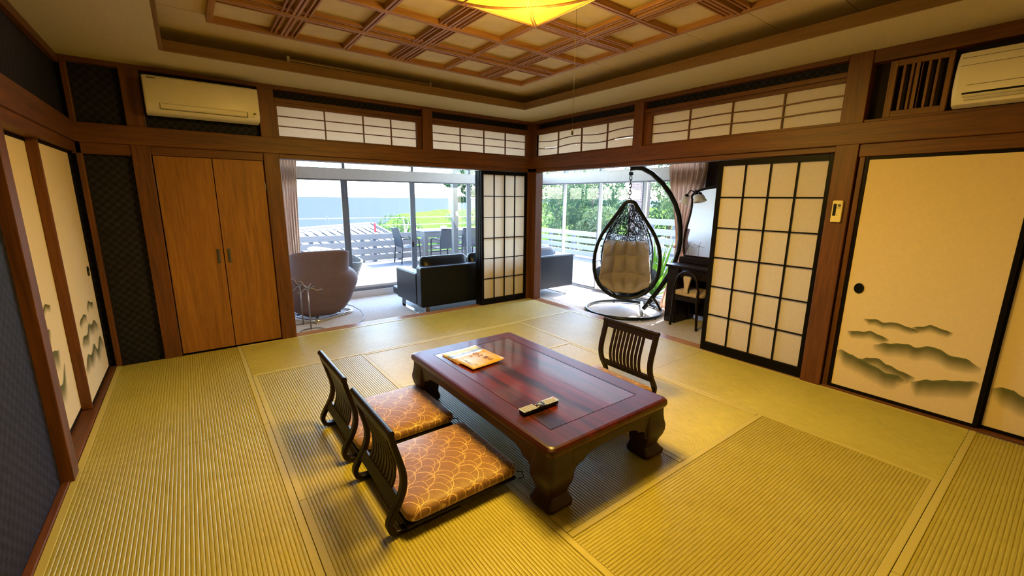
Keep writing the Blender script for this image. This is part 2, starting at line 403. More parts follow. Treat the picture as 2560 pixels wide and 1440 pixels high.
    # the dark wall is cut open behind the paper: see wall cut below
ranma(1, 'long papered transom over the sea-side opening, next to the air conditioner', 0, -3.035, -1.585, -3.015, -1.643, [-2.60, -2.225, -1.93])
ranma(2, 'shorter papered transom over the sea-side opening, next to the corner', 0, -1.465, -.055, -1.465+.003, -.092, [-1.08, -.745, -.42])
ranma(3, 'short papered transom with wavy bars over the egg chair opening', 1, -1.672, -.105, -1.672+.002, -.105, [-1.29, -.90, -.50], .012)
ranma(4, 'wide papered transom above the lit shoji panel', 1, -3.455, -1.785, -3.453, -1.867, [-3.06, -2.66, -2.27], .004)
# open the wall behind the transoms: rebuild the two wallpaper walls as strips
def restrip(o, boxes):
    b = MB()
    for c in boxes: b.box(*c)
    me = bpy.data.meshes.new(o.name); me.from_pydata([tuple(p) for p in b.v], [], b.f); me.materials.append(WALLP); o.data = me
restrip(wn, [(-4.5, .05, 1.9, -3.1, .10, 2.4), (-4.5, .05, -.1, -4.0, .10, 1.9), (-3.1, .05, 2.24, .1, .10, 2.4), (-4.0, .08, -.1, -3.1, .13, 1.9)])
restrip(we, [(.05, -3.46, 2.24, .10, .0, 2.4), (.02, YS, -.1, .16, -4.99, 1.9), (.086, YS, 1.9, .16, -3.47, 2.4)])

# closet doors
for n, (x0, x1, hx) in enumerate(((-3.955, -3.562, -3.60), (-3.556, -3.170, -3.52))):
    d = structure(bx('door_%d' % (n+1), CLO[2], None, x0, .012, .012, x1, .04, 1.712, .002), ('left oak closet door under the air conditioner', 'right oak closet door beside the sea-side opening')[n])
    MB().box(hx-.012, .006, .80, hx+.012, .013, .93).box(hx-.006, .001, .82, hx+.006, .008, .91).build('handle', GREYP, d, .003)
    for z in (.25, 1.45): bx('hinge', STEEL, d, (x0 if n == 0 else x1-.006), .005, z, (x0+.006 if n == 0 else x1), .014, z+.07, .001)

# shoji panels
def shoji(name, label, ax, a0, a1, d, rows=6, cols=4, pane=None, group=None):
    P = (lambda a, q, z: (a, q, z)) if ax == 0 else (lambda a, q, z: (q, a, z))
    base = P((a0+a1)/2, d+.015, 0); t = thing(name, label, 'shoji', base, 0, group)
    H, st, z0 = 1.735, .036, .006
    def q(nm, mt, A0, A1, d0, d1, Z0, Z1, par, bev=.0015): return MB(base).box(*P(A0, d0, Z0), *P(A1, d1, Z1)).build(nm, mt, par, bev)
    q('stile', BLK, a0, a0+st, d, d+.03, z0, H, t); q('stile', BLK, a1-st, a1, d, d+.03, z0, H, t)
    q('top_rail', BLK, a0+st, a1-st, d, d+.03, H-.045, H, t); q('bottom_rail', BLK, a0+st, a1-st, d, d+.03, z0, .085, t)
    xs = [a0+st+(a1-a0-2*st)*i/cols for i in range(cols+1)]; zs = [.085+(H-.045-.085)*i/rows for i in range(rows+1)]
    for x in xs[1:-1]: q('lattice_bar', BLK, x-.0055, x+.0055, d+.004, d+.02, .085, H-.045, t, 0)
    for z in zs[1:-1]: q('lattice_bar', BLK, a0+st, a1-st, d+.0055, d+.0185, z-.005, z+.005, t, 0)
    for i in range(cols):
        for k in range(rows): q('glass_pane' if pane else 'paper_pane', pane or SHOJI, xs[i]+.0004, xs[i+1]-.0004, d+.0205, d+.021, zs[k]+.0004, zs[k+1]-.0004, t, 0)
    return t
shoji('shoji_panel', 'black framed shoji panel slid against the corner post, foremost of its stack', 0, -.796, -.058, .006)
for i, lb in enumerate(('black framed sliding panel directly behind the foremost one at the corner post', 'black framed sliding panel third in the stack at the corner post', 'rearmost black framed sliding panel of the stack at the corner post')):
    shoji('shoji_panel', lb, 0, -.803-.004*i, -.06, .038+.032*i, 2, 2, GLASS)
shoji('shoji_panel', 'black framed shoji panel glowing orange between the dresser and the painted sliding doors', 1, -3.452, -2.592, .012)

# painted fusuma
FUS = paper('fusuma_paper', (.78, .62, .36, 1), .0)
def ink():
    t = NT('mountain_ink'); a = t.new('Attribute', attribute_name='fade'); tr = t.new('BsdfTransparent'); d = t.new('BsdfDiffuse'); mx = t.new('MixShader')
    d.inputs[0].default_value = srgb(100, 104, 66)
    f = t.math('MULTIPLY', a.outputs['Fac'], .92); t.ln(f, mx.inputs[0]); t.ln(tr.outputs[0], mx.inputs[1]); t.ln(d.outputs[0], mx.inputs[2]); t.ln(mx.outputs[0], t.out.inputs[0]); return t.m
INK = ink()
def ridge(pts, depth, xw, base, parent, flip=1):
    """one printed mountain range: solid along the ridge, fading to nothing below"""
    pts = sorted(pts); N = 36; b = MB(base); fade = []
    def h(a):
        for (p, q), (r, s) in zip(pts, pts[1:]):
            if a <= r:
                u = (a-p)/(r-p); u = u*u*(3-2*u); return q+(s-q)*u
        return pts[-1][1]
    a0, a1 = pts[0][0], pts[-1][0]; V = []; F = []
    for i in range(N+1):
        a = a0+(a1-a0)*i/N; e = min(1, min(i, N-i)/(N*.12)); z = h(a)+.004*noise.noise(Vector((a*30, xw, 0))); dd = depth*(.35+.65*e)
        for k in range(4):
            V.append(Vector((xw, a, z-dd*(0, .2, .55, 1)[k]))); fade.append((.9, .80, .42, 0)[k]*(.25+.75*e))
    for i in range(N):
        for k in range(3): F.append((i*4+k, (i+1)*4+k, (i+1)*4+k+1, i*4+k+1))
    b.add(V, F); o = b.build('mountain_print', INK, parent)
    at = o.data.attributes.new('fade', 'FLOAT', 'POINT')
    for i, f in enumerate(fade): at.data[i].value = f
def fusuma(label, x, y0, y1, H, side, pull, mts, rim=.022, rmat=BLK, sty=.022):
    base = (x, (y0+y1)/2, 0); t = thing('fusuma_panel', label, 'sliding door', base)
    f = x; bk = x-.024*side
    MB(base).box(f-.004*side, y0+rim, .018+rim, bk, y1-rim, H-rim).build('paper_face', FUS, t)
    for nm, c in (('stile', (f, y0, .018, bk, y0+sty, H)), ('stile', (f, y1-sty, .018, bk, y1, H)), ('top_rail', (f, y0+sty, H-rim, bk, y1-sty, H)), ('bottom_rail', (f, y0+sty, .018, bk, y1-sty, .018+rim))):
        MB(base).box(*c).build(nm, rmat, t, .002)
    if pull:
        py, pz = pull; b = MB(base); X = f-.004*side
        rings = []
        for r, dx in ((.034, 0), (.034, .006), (.027, .006), (.025, .001), (.001, .001)):
            rings.append([Vector((X+dx*side, py+.85*r*cos(2*PI*k/20), pz+1.1*r*sin(2*PI*k/20))) for k in range(20)])
        b.loft(rings).build('finger_pull', BLKM, t, smooth=40)
    for i, (pts, dp) in enumerate(mts): ridge(pts, dp, f+(-.0034+.0003*i)*side, base, t)
    return t
EM = [([(-3.78,.579),(-3.854,.588),(-3.889,.575),(-3.951,.590),(-4.026,.574),(-4.077,.562)], .05), ([(-4.04,.582),(-4.083,.593),(-4.128,.615),(-4.177,.603),(-4.233,.590)], .05),
      ([(-3.70,.468),(-3.79,.483),(-3.827,.499),(-3.88,.483),(-3.937,.465)], .06), ([(-3.86,.408),(-3.931,.436),(-4.003,.452),(-4.043,.46),(-4.075,.446),(-4.14,.474),(-4.179,.472),(-4.249,.44),(-4.31,.443),(-4.385,.404)], .10),
      ([(-3.795,.278),(-3.839,.301),(-3.894,.315),(-3.953,.287),(-4.032,.262),(-4.105,.244)], .08), ([(-3.658,.306),(-3.681,.316),(-3.745,.297),(-3.795,.282),(-3.88,.254),(-3.963,.224),(-4.015,.228),(-4.054,.21)], .12),
      ([(-4.09,.212),(-4.174,.252),(-4.265,.280),(-4.317,.296),(-4.375,.312),(-4.395,.305)], .13)]
fusuma('cream sliding door with painted mountains and round finger pull, beside the wall controller', -.0+.004, -4.425, -3.634, 1.70, -1, (-3.722, .79), EM)
fusuma('cream sliding door with a painted hill at the right picture edge', .034, -5.22, -4.418, 1.70, -1, None, [([(-4.442,.287),(-4.484,.307),(-4.524,.304),(-4.582,.276),(-4.7,.24),(-4.85,.22)], .13), ([(-4.8,.45),(-4.95,.5),(-5.1,.44)], .1)])
WM1 = [([(-1.56,.605),(-1.453,.625),(-1.341,.617),(-1.23,.655),(-1.20,.64)], .10), ([(-1.58,.462),(-1.48,.50),(-1.409,.515),(-1.30,.49),(-1.256,.525),(-1.113,.50)], .13), ([(-1.60,.36),(-1.50,.33),(-1.376,.36),(-1.2,.31),(-1.06,.40)], .13), ([(-1.3,.76),(-1.2,.79),(-1.1,.77)], .05)]
WM2 = [([(-.76,.565),(-.696,.578),(-.6,.59),(-.5,.57)], .06), ([(-.45,.60),(-.36,.64),(-.289,.615),(-.2,.60)], .06), ([(-.80,.43),(-.734,.463),(-.6,.45),(-.499,.50),(-.40,.47),(-.296,.48),(-.176,.42)], .09), ([(-.84,.27),(-.7,.33),(-.595,.30),(-.45,.34),(-.373,.27),(-.2,.33),(-.09,.25)], .11)]
fusuma('pale painted sliding door in the rear track, nearest to the camera on the left', -4.478, -1.725, -.86, 1.715, 1, None, WM1)
FR2 = fusuma('pale painted sliding door in the front track, next to the dark corner', -4.432, -.90, -.035, 1.715, 1, (-.16, .83), WM2, sty=.024)
for ch in FR2.children:
    if ch.name.startswith('stile') and ch.data.vertices[0].co.y < 0: ch.data.materials[0] = TIM[2]
bx('edge_strip', TIM[2], FR2, -4.480, -.905, .018, -4.430, -.885, 1.715, .002, off=FR2.location)
# ------------------------------------------------------------------ fittings of the room
LX, LY, LZ, LH = -2.2425, -2.71, ZB, .43
def lantern():
    t = thing('ceiling_lantern', 'square yellow paper lantern glowing under the coffered ceiling', 'lamp', (LX, LY, LZ))
    g = NT('lantern_paper'); e = g.new('Emission'); e.inputs[0].default_value = (1.0, .60, .03, 1); e.inputs[1].default_value = .6
    d = g.new('BsdfDiffuse'); d.inputs[0].default_value = (.30, .21, .05, 1); ad = g.new('AddShader')
    g.ln(d.outputs[0], ad.inputs[0]); g.ln(e.outputs[0], ad.inputs[1]); g.ln(ad.outputs[0], g.out.inputs[0])
    def pt(u, v):                       # u, v in -1..1 over the square
        m = max(abs(u), abs(v)); bul = 1-.06*(1-abs(abs(u)-abs(v)))*m
        return Vector((u*LH*bul, v*LH*bul, -.125*(1-m**2.2)-.012))
    for i in (0, 1):
        for j in (0, 1):
            MB().grid(lambda a, b: pt(-1+i+a, -1+j+b), 14, 14).build('paper_panel', g.m, t, smooth=True)
    R = COF[0]
    def rib(f, r=.0045, n=20): MB().tube([f(k/n) - Vector((0, 0, .003)) for k in range(n+1)], r, 6).build('rib', R, t)
    for s in (-.022, .022):
        rib(lambda a: pt(-1+2*a, -1+2*a+s if abs(-1+2*a+s) <= 1 else -1+2*a)); rib(lambda a: pt(-1+2*a, 1-2*a+s if abs(1-2*a+s) <= 1 else 1-2*a))
    q = .60
    for f in (lambda a: pt(-q+2*q*a, q), lambda a: pt(-q+2*q*a, -q), lambda a: pt(q, -q+2*q*a), lambda a: pt(-q, -q+2*q*a)): rib(f, .005)
    for c in ((-LH, -LH, LH, -LH+.012), (-LH, LH-.012, LH, LH), (-LH, -LH, -LH+.012, LH), (LH-.012, -LH, LH, LH)):
        MB().box(c[0], c[1], -.014, c[2], c[3], .004).build('rim_bar', R, t)
    for nm, kind, z, e in (('bulb', 'POINT', -.26, 9), ('diffuser_glow', 'AREA', -.15, 42)):
        L = bpy.data.objects.new(nm, bpy.data.lights.new(nm, kind)); COL.objects.link(L); L.parent = t
        L.location = (0, 0, z); L.data.energy = e; L.data.color = (1.0, .63, .11)
        if kind == 'POINT': L.data.shadow_soft_size = .12
        else: L.data.shape = 'SQUARE'; L.data.size = .62
    return t
lantern()
def ac(label, base, ax, L, prof, logo, flap):
    """air conditioner: prof = (out from wall, height) section swept along the wall"""
    t = thing('air_conditioner', label, 'air conditioner', base)
    P = (lambda a, d, z: Vector((a, -d, z))) if ax == 0 else (lambda a, d, z: Vector((-d, -a, z)))
    ec = .02; rings = []
    for a, s in ((0, .86), (.006, .95), (ec, 1), (L-ec, 1), (L-.006, .95), (L, .86)):
        rings.append([P(a, d*s if d > .02 else d, z*(.5+.5*s) if 0 else z) for d, z in prof])
    MB().loft(rings).build('casing', WHITE, t, smooth=35)
    for nm, mt, a0, a1, d, z0, z1, th in logo: MB().add([P(a0, d, z0), P(a1, d, z0), P(a1, d, z1), P(a0, d, z1), P(a0, d-th, z0), P(a1, d-th, z0), P(a1, d-th, z1), P(a0, d-th, z1)], ((0,1,2,3),(7,6,5,4),(0,4,5,1),(1,5,6,2),(2,6,7,3),(3,7,4,0))).build(nm, mt, t, .0008)
    return t
ac('white air conditioner above the closet doors', (-3.945, -.0, 2.155), 0, .765, [(.0, -.135), (.10, -.135), (.155, -.125), (.188, -.095), (.197, -.05), (.193, .04), (.18, .12), (.17, .135), (.0, .135)],
   [('logo', GREYP, .03, .085, .188, .113, .118, .012), ('slot', GREYP, .09, .093, .199, -.105, -.062, .02), ('slot', GREYP, .67, .673, .199, -.105, -.062, .02), ('slot', GREYP, .09, .67, .1905, -.1055, -.103, .02), ('slot', GREYP, .10, .67, .1975, -.0635, -.0625, .01), ('sensor', BLKM, .715, .735, .199, -.075, -.066, .02), ('sensor', WHITE, .713, .737, .198, -.098, -.08, .01), ('top_seam', GREYP, .01, .75, .1765, .128, .1295, .01)], None)
ac('cream air conditioner in the dark recess at the right picture edge', (.07, -4.02, 2.09), 1, .80, [(.0, -.145), (.11, -.145), (.17, -.135), (.205, -.10), (.225, -.045), (.222, .03), (.205, .095), (.17, .145), (.0, .145)],
   [('air_slot', BLKM, .045, .77, .213, -.088, -.074, .03), ('louver', ALU, .05, .765, .2125, -.103, -.096, .03), ('louver', ALU, .055, .76, .205, -.118, -.111, .03), ('seam', GREYP, .02, .78, .213, .0665, .069, .012), ('curved_line', GREYP, .06, .78, .2265, -.043, -.0405, .012), ('top_groove', GREYP, .02, .78, .196, .111, .113, .012)], None)
t = thing('drain_pipe', 'grey pipe dropping below the air conditioner in the right recess', 'pipe', (.045, -4.36, 1.944))
MB().tube([(0, 0, 0), (0, 0, .04), (-.01, 0, .07)], .016, 10).build('pipe', GREYP, t, smooth=40); MB().tube([(.0, .05, 0), (0, .05, .07)], .009, 8).build('cable', WHITE, t)
# lattice vent
t = thing('vent_lattice', 'brown slatted wooden vent in the dark recess above the painted doors', 'vent', (.03, -3.83, 1.943))
def vb(n, y0, z0, y1, z1, d=.03): return bx(n, VENT[2] if z1-z0 > y1-y0 else VENT[1], t, -.018, y0, z0, -.018+d, y1, z1, .002)
vb('frame_stile', -.15, 0, -.125, .35); vb('frame_stile', .112, 0, .15, .35); vb('frame_rail', -.125, 0, .112, .04); vb('frame_rail', -.125, .315, .112, .35)
for k in range(5): vb('slat', -.085+k*.04-.006, .04, -.085+k*.04+.008, .315, .022)
vb('wide_slat', .0-.012, .04, .0+.02, .315, .024)
# wall controller
t = thing('wall_controller', 'small cream wall controller on the brown post beside the shoji panel', 'remote control', (-.02, -3.527, 1.325))
MB().prism([(-.029, -.075), (.029, -.075), (.031, -.06), (.031, .07), (.026, .078), (-.026, .078), (-.031, .07), (-.031, -.06)], lambda a, b, k: Vector((-.0-.02*k, a, b))).build('body', plain('cream_plastic', srgb(232, 216, 150), .4, var=.02), t, .003)
bx('screen', BLKM, t, -.0215, .004, -.03, -.0195, .023, .055, .0005); bx('button', GREYP, t, -.0215, -.021, .035, -.0195, -.003, .052, .001); bx('button', WHITE, t, -.0225, -.022, .058, -.0195, -.004, .07, .001)
bx('print', GREYP, t, -.0206, -.022, .024, -.0195, .0, .028); bx('print', GREYP, t, -.0206, -.006, -.026, -.0195, -.001, -.021)
# fluorescent batten in the cove
t = thing('tube_light', 'slim fluorescent tube fixture lying in the ceiling cove', 'lamp', (-2.35, -.49, 2.412))
bx('base', STEEL, t, -.66, -.035, 0, .66, .035, .05, .004); MB().tube([(-.64, -.01, .072), (.64, -.01, .072)], .016, 12).build('tube', plain('tube_glass', srgb(120, 96, 64), .3), t, smooth=40)
for s in (-1, 1): bx('socket', STEEL, t, s*.66-.015*s, -.03, .045, s*.635-.015*s, .02, .098, .002)
# pull cord
t = thing('pull_cord', 'thin dark pull cord hanging from the ceiling lantern', 'cord', (-1.865, -2.672, 1.775))
MB().tube([(0, 0, .70), (.0, 0, .4), (0, .0, .03)], 0.0009, 5).build('cord', BLK, t); MB().lathe([(.001, .035), (.005, .028), (.007, .004), (.004, 0)], 8).build('knob', BLKM, t, smooth=50)

# ------------------------------------------------------------------ veranda
VZ, VN, VE, VC = -.10, 1.85, 1.52, 2.34
vf = structure(MB().box(-3.2, .13, VZ-.08, VE, VN, VZ).box(.13, -3.7, VZ-.08, VE, .13, VZ).build('floor', CARPET), 'grey carpeted veranda floor along the windows')
vc = structure(MB().box(-3.2, .12, VC, VE+.1, VN+.1, VC+.05).box(.12, -3.7, VC, VE+.1, .12, VC+.05).build('ceiling', VWHITE), 'white veranda ceiling')
structure(MB().box(-3.3, .10, VZ, -3.16, VN+.1, VC).build('wall_left', VWHITE), 'white end wall of the sea-side veranda behind the post')
structure(MB().box(.12, -3.82, VZ, VE+.1, -3.7, VC).box(VE-.02, -3.7, VZ, VE+.08, -1.62, VC).build('wall_right', DARK[2]), 'dark wall behind the dresser in the veranda')
structure(MB().box(-3.3, .12, 1.9+.38, -.0, .16, 2.4).box(.12, -3.7, 2.28, .16, .12, 2.4).build('trim_3', VWHITE), 'white boards above the papered transoms on the veranda side')
def glazing(n, label, ax, pl, a0, a1, muls, sill, head, hb, sg, mat, matd):
    """aluminium sliding windows in plane pl: muls = meeting stiles, frame bars, one glass per opening"""
    P = (lambda a, d, z: (a, pl+d, z)) if ax == 0 else (lambda a, d, z: (pl+d, a, z))
    def q(nm, mt, A0, A1, d0, d1, Z0, Z1, par, bev=.002): return MB().box(*P(A0, d0, Z0), *P(A1, d1, Z1)).build(nm, mt, par, bev)
    r = structure(q('window_%d' % n, mat, a0, a1, -.03, .08, head, hb, None), label)
    sm = ALUD if n == 5 else mat
    q('sill', mat, a0, a1, -.04, .10, VZ, sill-.03, r); q('sill_track', matd, a0, a1, -.01, .07, sill-.03, sill, r)
    q('transom_rail', mat, a0, a1, -.005, .05, hb, hb+.02, r); q('top_rail', mat, a0, a1, -.03, .08, VC-.04, VC, r); q('head_track', matd, a0, a1, -.012, .07, head-.018, head, r)
    e = [a0]+muls+[a1]
    for i, m in enumerate(muls):
        q('stile', sm, m-.052, m-.003, -.02, .012, sill, head-.01, r); q('stile', matd, m+.003, m+.050, .018, .05, sill, head-.01, r)
        q('post', matd, m-.02, m+.02, -.02, .06, hb+.02, VC-.04, r)
        if i % 2 == 0 and n == 5: q('latch', BLKM, m-.032, m-.02, -.035, -.02, .62, .70, r)
    for i in range(len(e)-1):
        d = .0 if i % 2 else .034
        q('glass_pane', GLASS, e[i]+.052, e[i+1]-.054, d, d+.004, sill+.035, head-.02, r, 0)
        q('bottom_rail', mat, e[i]+.02, e[i+1]-.02, d-.012, d+.014, sill, sill+.04, r)
        q('glass_pane', GLASS, e[i]+.02, e[i+1]-.02, .02, .024, hb+.02, VC-.04, r, 0)
        q('transom_bar', mat, e[i]+.02, e[i+1]-.02, .01, .035, 1.862, 1.885, r) if n == 5 else None
    for c in (a0, a1): q('jamb', mat, c-.03, c+.03, -.03, .08, VZ, VC, r)
    return r
glazing(5, 'aluminium sliding windows of the veranda looking out to the sea', 0, VN, -3.16, VE, [-2.98, -1.94, -.90, .137, 1.18], .03, 1.64, 1.775, 1, ALU, ALUD)
glazing(6, 'aluminium sliding windows of the veranda behind the egg chair', 1, VE, -1.62, VN-.05, [-.72, .12, .94], -.06, 1.66, 1.815, 1, ALU, ALUD)
# curtains
CUR = NT('striped_curtain')
_v = CUR.coord((1, 1, 1)); _w = CUR.new('TexWave'); _w.inputs['Scale'].default_value = 9; _w.inputs['Distortion'].default_value = .6; CUR.ln(_v, _w.inputs[0])
CUR.ln(CUR.ramp(_w.outputs['Fac'], [(.2, srgb(226, 204, 186)), (.5, srgb(244, 232, 220)), (.75, srgb(204, 178, 162))]), CUR.new('BsdfDiffuse').inputs[0])
_d = CUR.n[-1]; _r = CUR.new('BsdfTranslucent'); _m = CUR.new('MixShader'); _m.inputs[0].default_value = .58; CUR.ln(_d.inputs[0].links[0].from_socket, _r.inputs[0]); CUR.ln(_d.outputs[0], _m.inputs[1]); CUR.ln(_r.outputs[0], _m.inputs[2]); CUR.ln(_m.outputs[0], CUR.out.inputs[0])
def curtain(name, label, fn, folds, nv=26):
    t = thing(name, label, 'curtain', fn(.5, 0)[0])
    def f(u, v):
        p, n, amp = fn(u, v); return p + n*amp*sin(u*folds*2*PI+.8*sin(v*3)) - Vector(t.location)
    o = MB().grid(f, folds*8, nv).build('drape', CUR.m, t, smooth=True)
    md = o.modifiers.new('s', 'SOLIDIFY'); md.thickness = .004
    return t
def cn(u, v):
    z = VZ+.012+v*(1.96-VZ); wd = .13+.09*v; x = -2.80+.02*v+u*wd+.04*(1-v)**2
    return Vector((x, 1.70, z)), Vector((.1, 1, 0)), .03
curtain('curtain', 'striped beige curtain hanging at the left end of the sea windows', cn, 6)
def cn2(u, v):                                  # gathered by a tieback at z = .8
    z = VZ+.012+v*(1.98-VZ); k = (z-.80)
    f = min(1, abs(k)/1.05) if k > 0 else min(1, abs(k)/.8)*.55
    f = f*f*(3-2*f); wd = .14+.40*f
    c = -1.43+(-.02*f if k > 0 else .06*f)
    return Vector((1.40-.02*f, c+.5*wd-u*wd, z)), Vector((1, 0, 0)), .022+.018*f
c2 = curtain('curtain', 'striped brown curtain tied back between the egg chair and the dresser', cn2, 7, 40)
MB(c2.location).tube([(1.40+.055*cos(a*PI/8), -1.43+.085*sin(a*PI/8), .80+.02*cos(a*PI/8)) for a in range(16)], .012, 6, True, 1.8).build('tieback', CUR.m, c2, smooth=True)
# roof that shades the rooms and the deck
RF = plain('roof_underside', srgb(200, 192, 180), .85)
structure(bx('roof', RF, None, -7.0, -7.5, 2.62, 2.75, 3.25, 2.78), 'roof slab over the house with eaves over the deck')
structure(MB().box(-3.3, VN-.02, VC+.05, VE+.12, VN+.12, 2.62).box(VE-.02, -3.82, VC+.05, VE+.12, VN, 2.62).box(-7, VN-.1, -.3, -3.3, VN, 2.62).box(VE, -7.5, -.3, VE+.12, -3.82, 2.62).build('wall_outside', VWHITE), 'pale outside wall above the veranda windows')
# ------------------------------------------------------------------ low table and floor chairs
def table():
    t = thing('low_table', 'dark red lacquered low table with carved legs on the tatami', 'table', (-2.215, -2.68, 0))
    hx, hy, zt = .435, .74, .335
    def rr(a, b, r, n=5):
        return [(sx*(a-r)+r*cos(q*PI/2+i*PI/2/(n-1)), sy*(b-r)+r*sin(q*PI/2+i*PI/2/(n-1))) for q, (sx, sy) in enumerate(((1,1),(-1,1),(-1,-1),(1,-1))) for i in range(n)]
    rings = []
    for ins, z in ((.03, zt-.052), (.014, zt-.05), (.004, zt-.042), (0, zt-.028), (.002, zt-.012), (.010, zt-.003), (.022, zt)):
        rings.append([Vector((x, y, z)) for x, y in rr(hx-ins, hy-ins, .03)])
    ix, iy = .318, .605
    b = MB(); b.loft(rings, cap=False)
    n = len(rings[0]); inner = [Vector((max(-ix, min(ix, p.x*1.2)), max(-iy, min(iy, p.y*1.2)), zt)) for p in rings[-1]]
    b.loft([rings[-1], inner], cap=False); b.loft([rings[0], [Vector((p.x*.8, p.y*.8, zt-.052)) for p in rings[0]]], cap=False)
    b.build('top_frame', RED[1], t, smooth=30)
    bx('top_panel', TOPR, t, -ix+.004, -iy+.004, zt-.03, ix-.004, iy-.004, zt-.0005, .0012)
    bx('groove_bed', BLK, t, -ix-.01, -iy-.01, zt-.034, ix+.01, iy+.01, zt-.012)
    for ax, hl, off in ((1, hy-.03, hx-.035), (0, hx-.03, hy-.035)):
        pr = [(-hl, zt-.05), (-hl, .13), (-hl+.135, .13), (-hl+.137, .155), (-hl+.15, .178), (-hl+.175, .19), (-hl+.20, .194), (-hl+.215, .212), (-hl+.26, .226), (-hl+.34, .232)]
        pr += [(-a, z) for a, z in reversed(pr)]
        for s in (-1, 1):
            o = s*off
            MB().prism(pr, (lambda a, z, k: Vector((o-.013+.026*k, a, z))) if ax else (lambda a, z, k: Vector((a, o-.013+.026*k, z)))).build('apron', REDD[ax], t, .003)
            c = (o-.019, -hl, zt-.072, o+.019, hl, zt-.052) if ax else (-hl, o-.019, zt-.072, hl, o+.019, zt-.052)
            bx('molding', REDD[ax], t, *c, bevel=.006)
    prof = [(0, .064, .002), (.012, .076, .004), (.03, .078, .004), (.045, .068, 0), (.065, .058, -.004), (.09, .062, -.002), (.12, .072, .002), (.15, .079, .003), (.18, .080, .003), (.205, .076, .001), (.235, .072, 0), (.27, .070, 0), (.285, .070, 0)]
    for sx in (-1, 1):
        for sy in (-1, 1):
            rings = []
            for z, h, o in prof:
                cx, cy = sx*(hx-.085+o), sy*(hy-.085+o)
                rings.append([Vector((cx+a, cy+c, z)) for a, c in rr(h, h, h*.3, 4)])
            MB().loft(rings).build('leg', REDD[2], t, smooth=40)
    return t
table()
def fabric():
    t = NT('gold_arc_brocade'); t.set(Roughness=.5, Specular_IOR_Level=.4, Sheen_Weight=.4)
    c = t.new('TexCoord'); sep = t.new('SeparateXYZ'); nz = t.new('TexNoise'); nz.inputs['Scale'].default_value = 9
    t.ln(c.outputs['Object'], nz.inputs[0]); mxv = t.new('MixRGB'); mxv.inputs[0].default_value = .035
    t.ln(c.outputs['Object'], mxv.inputs[1]); t.ln(nz.outputs['Color'], mxv.inputs[2]); t.ln(mxv.outputs[0], sep.inputs[0])
    def layer(cx, cy, ox, oy, R, th):
        x = t.math('SUBTRACT', t.math('FRACT', t.math('ADD', t.math('DIVIDE', sep.outputs[0], cx), ox)), .5)
        y = t.math('SUBTRACT', t.math('FRACT', t.math('ADD', t.math('DIVIDE', sep.outputs[1], cy), oy)), .5)
        x = t.math('MULTIPLY', x, cx); y = t.math('MULTIPLY', y, cy)
        r = t.math('SQRT', t.math('ADD', t.math('MULTIPLY', x, x), t.math('MULTIPLY', y, y)))
        up = t.math('GREATER_THAN', x, -.012)
        return t.math('MULTIPLY', t.math('LESS_THAN', t.math('ABSOLUTE', t.math('SUBTRACT', r, R)), th), up)
    ls = [layer(.125, .135, .1, .2, .060, .0016), layer(.125, .135, .6, .7, .060, .0016), layer(.125, .135, .32, .45, .044, .0012), layer(.125, .135, .85, .93, .050, .0012), layer(.16, .17, .2, .55, .072, .0010)]
    m = ls[0]
    for q in ls[1:]: m = t.math('MAXIMUM', m, q)
    n = t.ramp(t.noise(c.outputs['Object'], 60, 4), [(.3, srgb(122, 84, 50)), (.7, srgb(150, 106, 66))])
    mx = t.new('MixRGB'); t.ln(t.math('MULTIPLY', m, .75), mx.inputs[0]); t.ln(n, mx.inputs[1]); mx.inputs[2].default_value = srgb(236, 196, 120)
    t.ln(mx.outputs[0], t.p.inputs['Base Color']); return t.m
FAB = fabric()
def zaisu(label, loc, rz):
    t = thing('floor_chair', label, 'floor chair', loc, rz, 'legless floor chairs at the low table')
    path = [(-.012, .475), (0, .42), (.02, .345), (.036, .275), (.034, .21), (.012, .15), (-.018, .10), (-.034, .06), (-.022, .024), (.012, .013), (.10, .012), (.30, .013)]
    def smooth(p, k=4):
        out = []
        for i in range(len(p)-1):
            a, b, c, d = [Vector(p[max(0, min(len(p)-1, j))]) for j in (i-1, i, i+1, i+2)]
            for s in range(k):
                u = s/k; out.append(tuple(.5*((2*b)+(-a+c)*u+(2*a-5*b+4*c-d)*u*u+(-a+3*b-3*c+d)*u**3)))
        return out+[tuple(p[-1])]
    sp = smooth(path)
    for s in (-1, 1): MB().sweep(sp, s*.245, s*.208, .024).build('stile', DARK[2], t, .004)
    cut = [p for p in sp if .135 < p[1] < .455]
    for k in range(9): y = -.132+.264*k/8; MB().sweep(cut, y-.0105, y+.0105, .009).build('slat', DARK[2], t, .001)
    MB().sweep([(-.010, .462), (-.003, .425)], -.208, .208, .02).build('top_rail', DARK[1], t, .003)
    MB().tube([(-.012, -.247, .474), (-.012, .247, .474)], .0155, 12).build('top_roll', DARK[1], t, smooth=40)
    MB().sweep([(.020, .165), (-.004, .118)], -.208, .208, .018).build('bottom_rail', DARK[1], t, .003)
    bx('seat_board', DARK[1], t, .03, -.265, .028, .60, .265, .046, .004); bx('seat_runner', DARK[1], t, .30, -.20, .004, .52, .20, .026, .003)
    MB().pillow(.032, .615, -.275, .275, .047, .106, .04, .022, .020).build('seat_cushion', FAB, t, smooth=True)
    for s in (-1, 1): MB().tube([(.60, s*.268, .075), (.625, s*.285, .07), (.632, s*.288, .04), (.612, s*.272, .03)], .0025, 5).build('tie', BLKM, t)
    return t
Z0 = zaisu('floor chair with gold brocade cushion nearest the camera', (-3.225, -2.875, .003), 0)
dup(Z0, (-3.225, -2.235, .003), label='floor chair with gold brocade cushion behind the nearest one, on the same table side')
dup(Z0, (-1.262, -2.725, .003), PI, label='floor chair across the table with its slatted back toward the veranda')

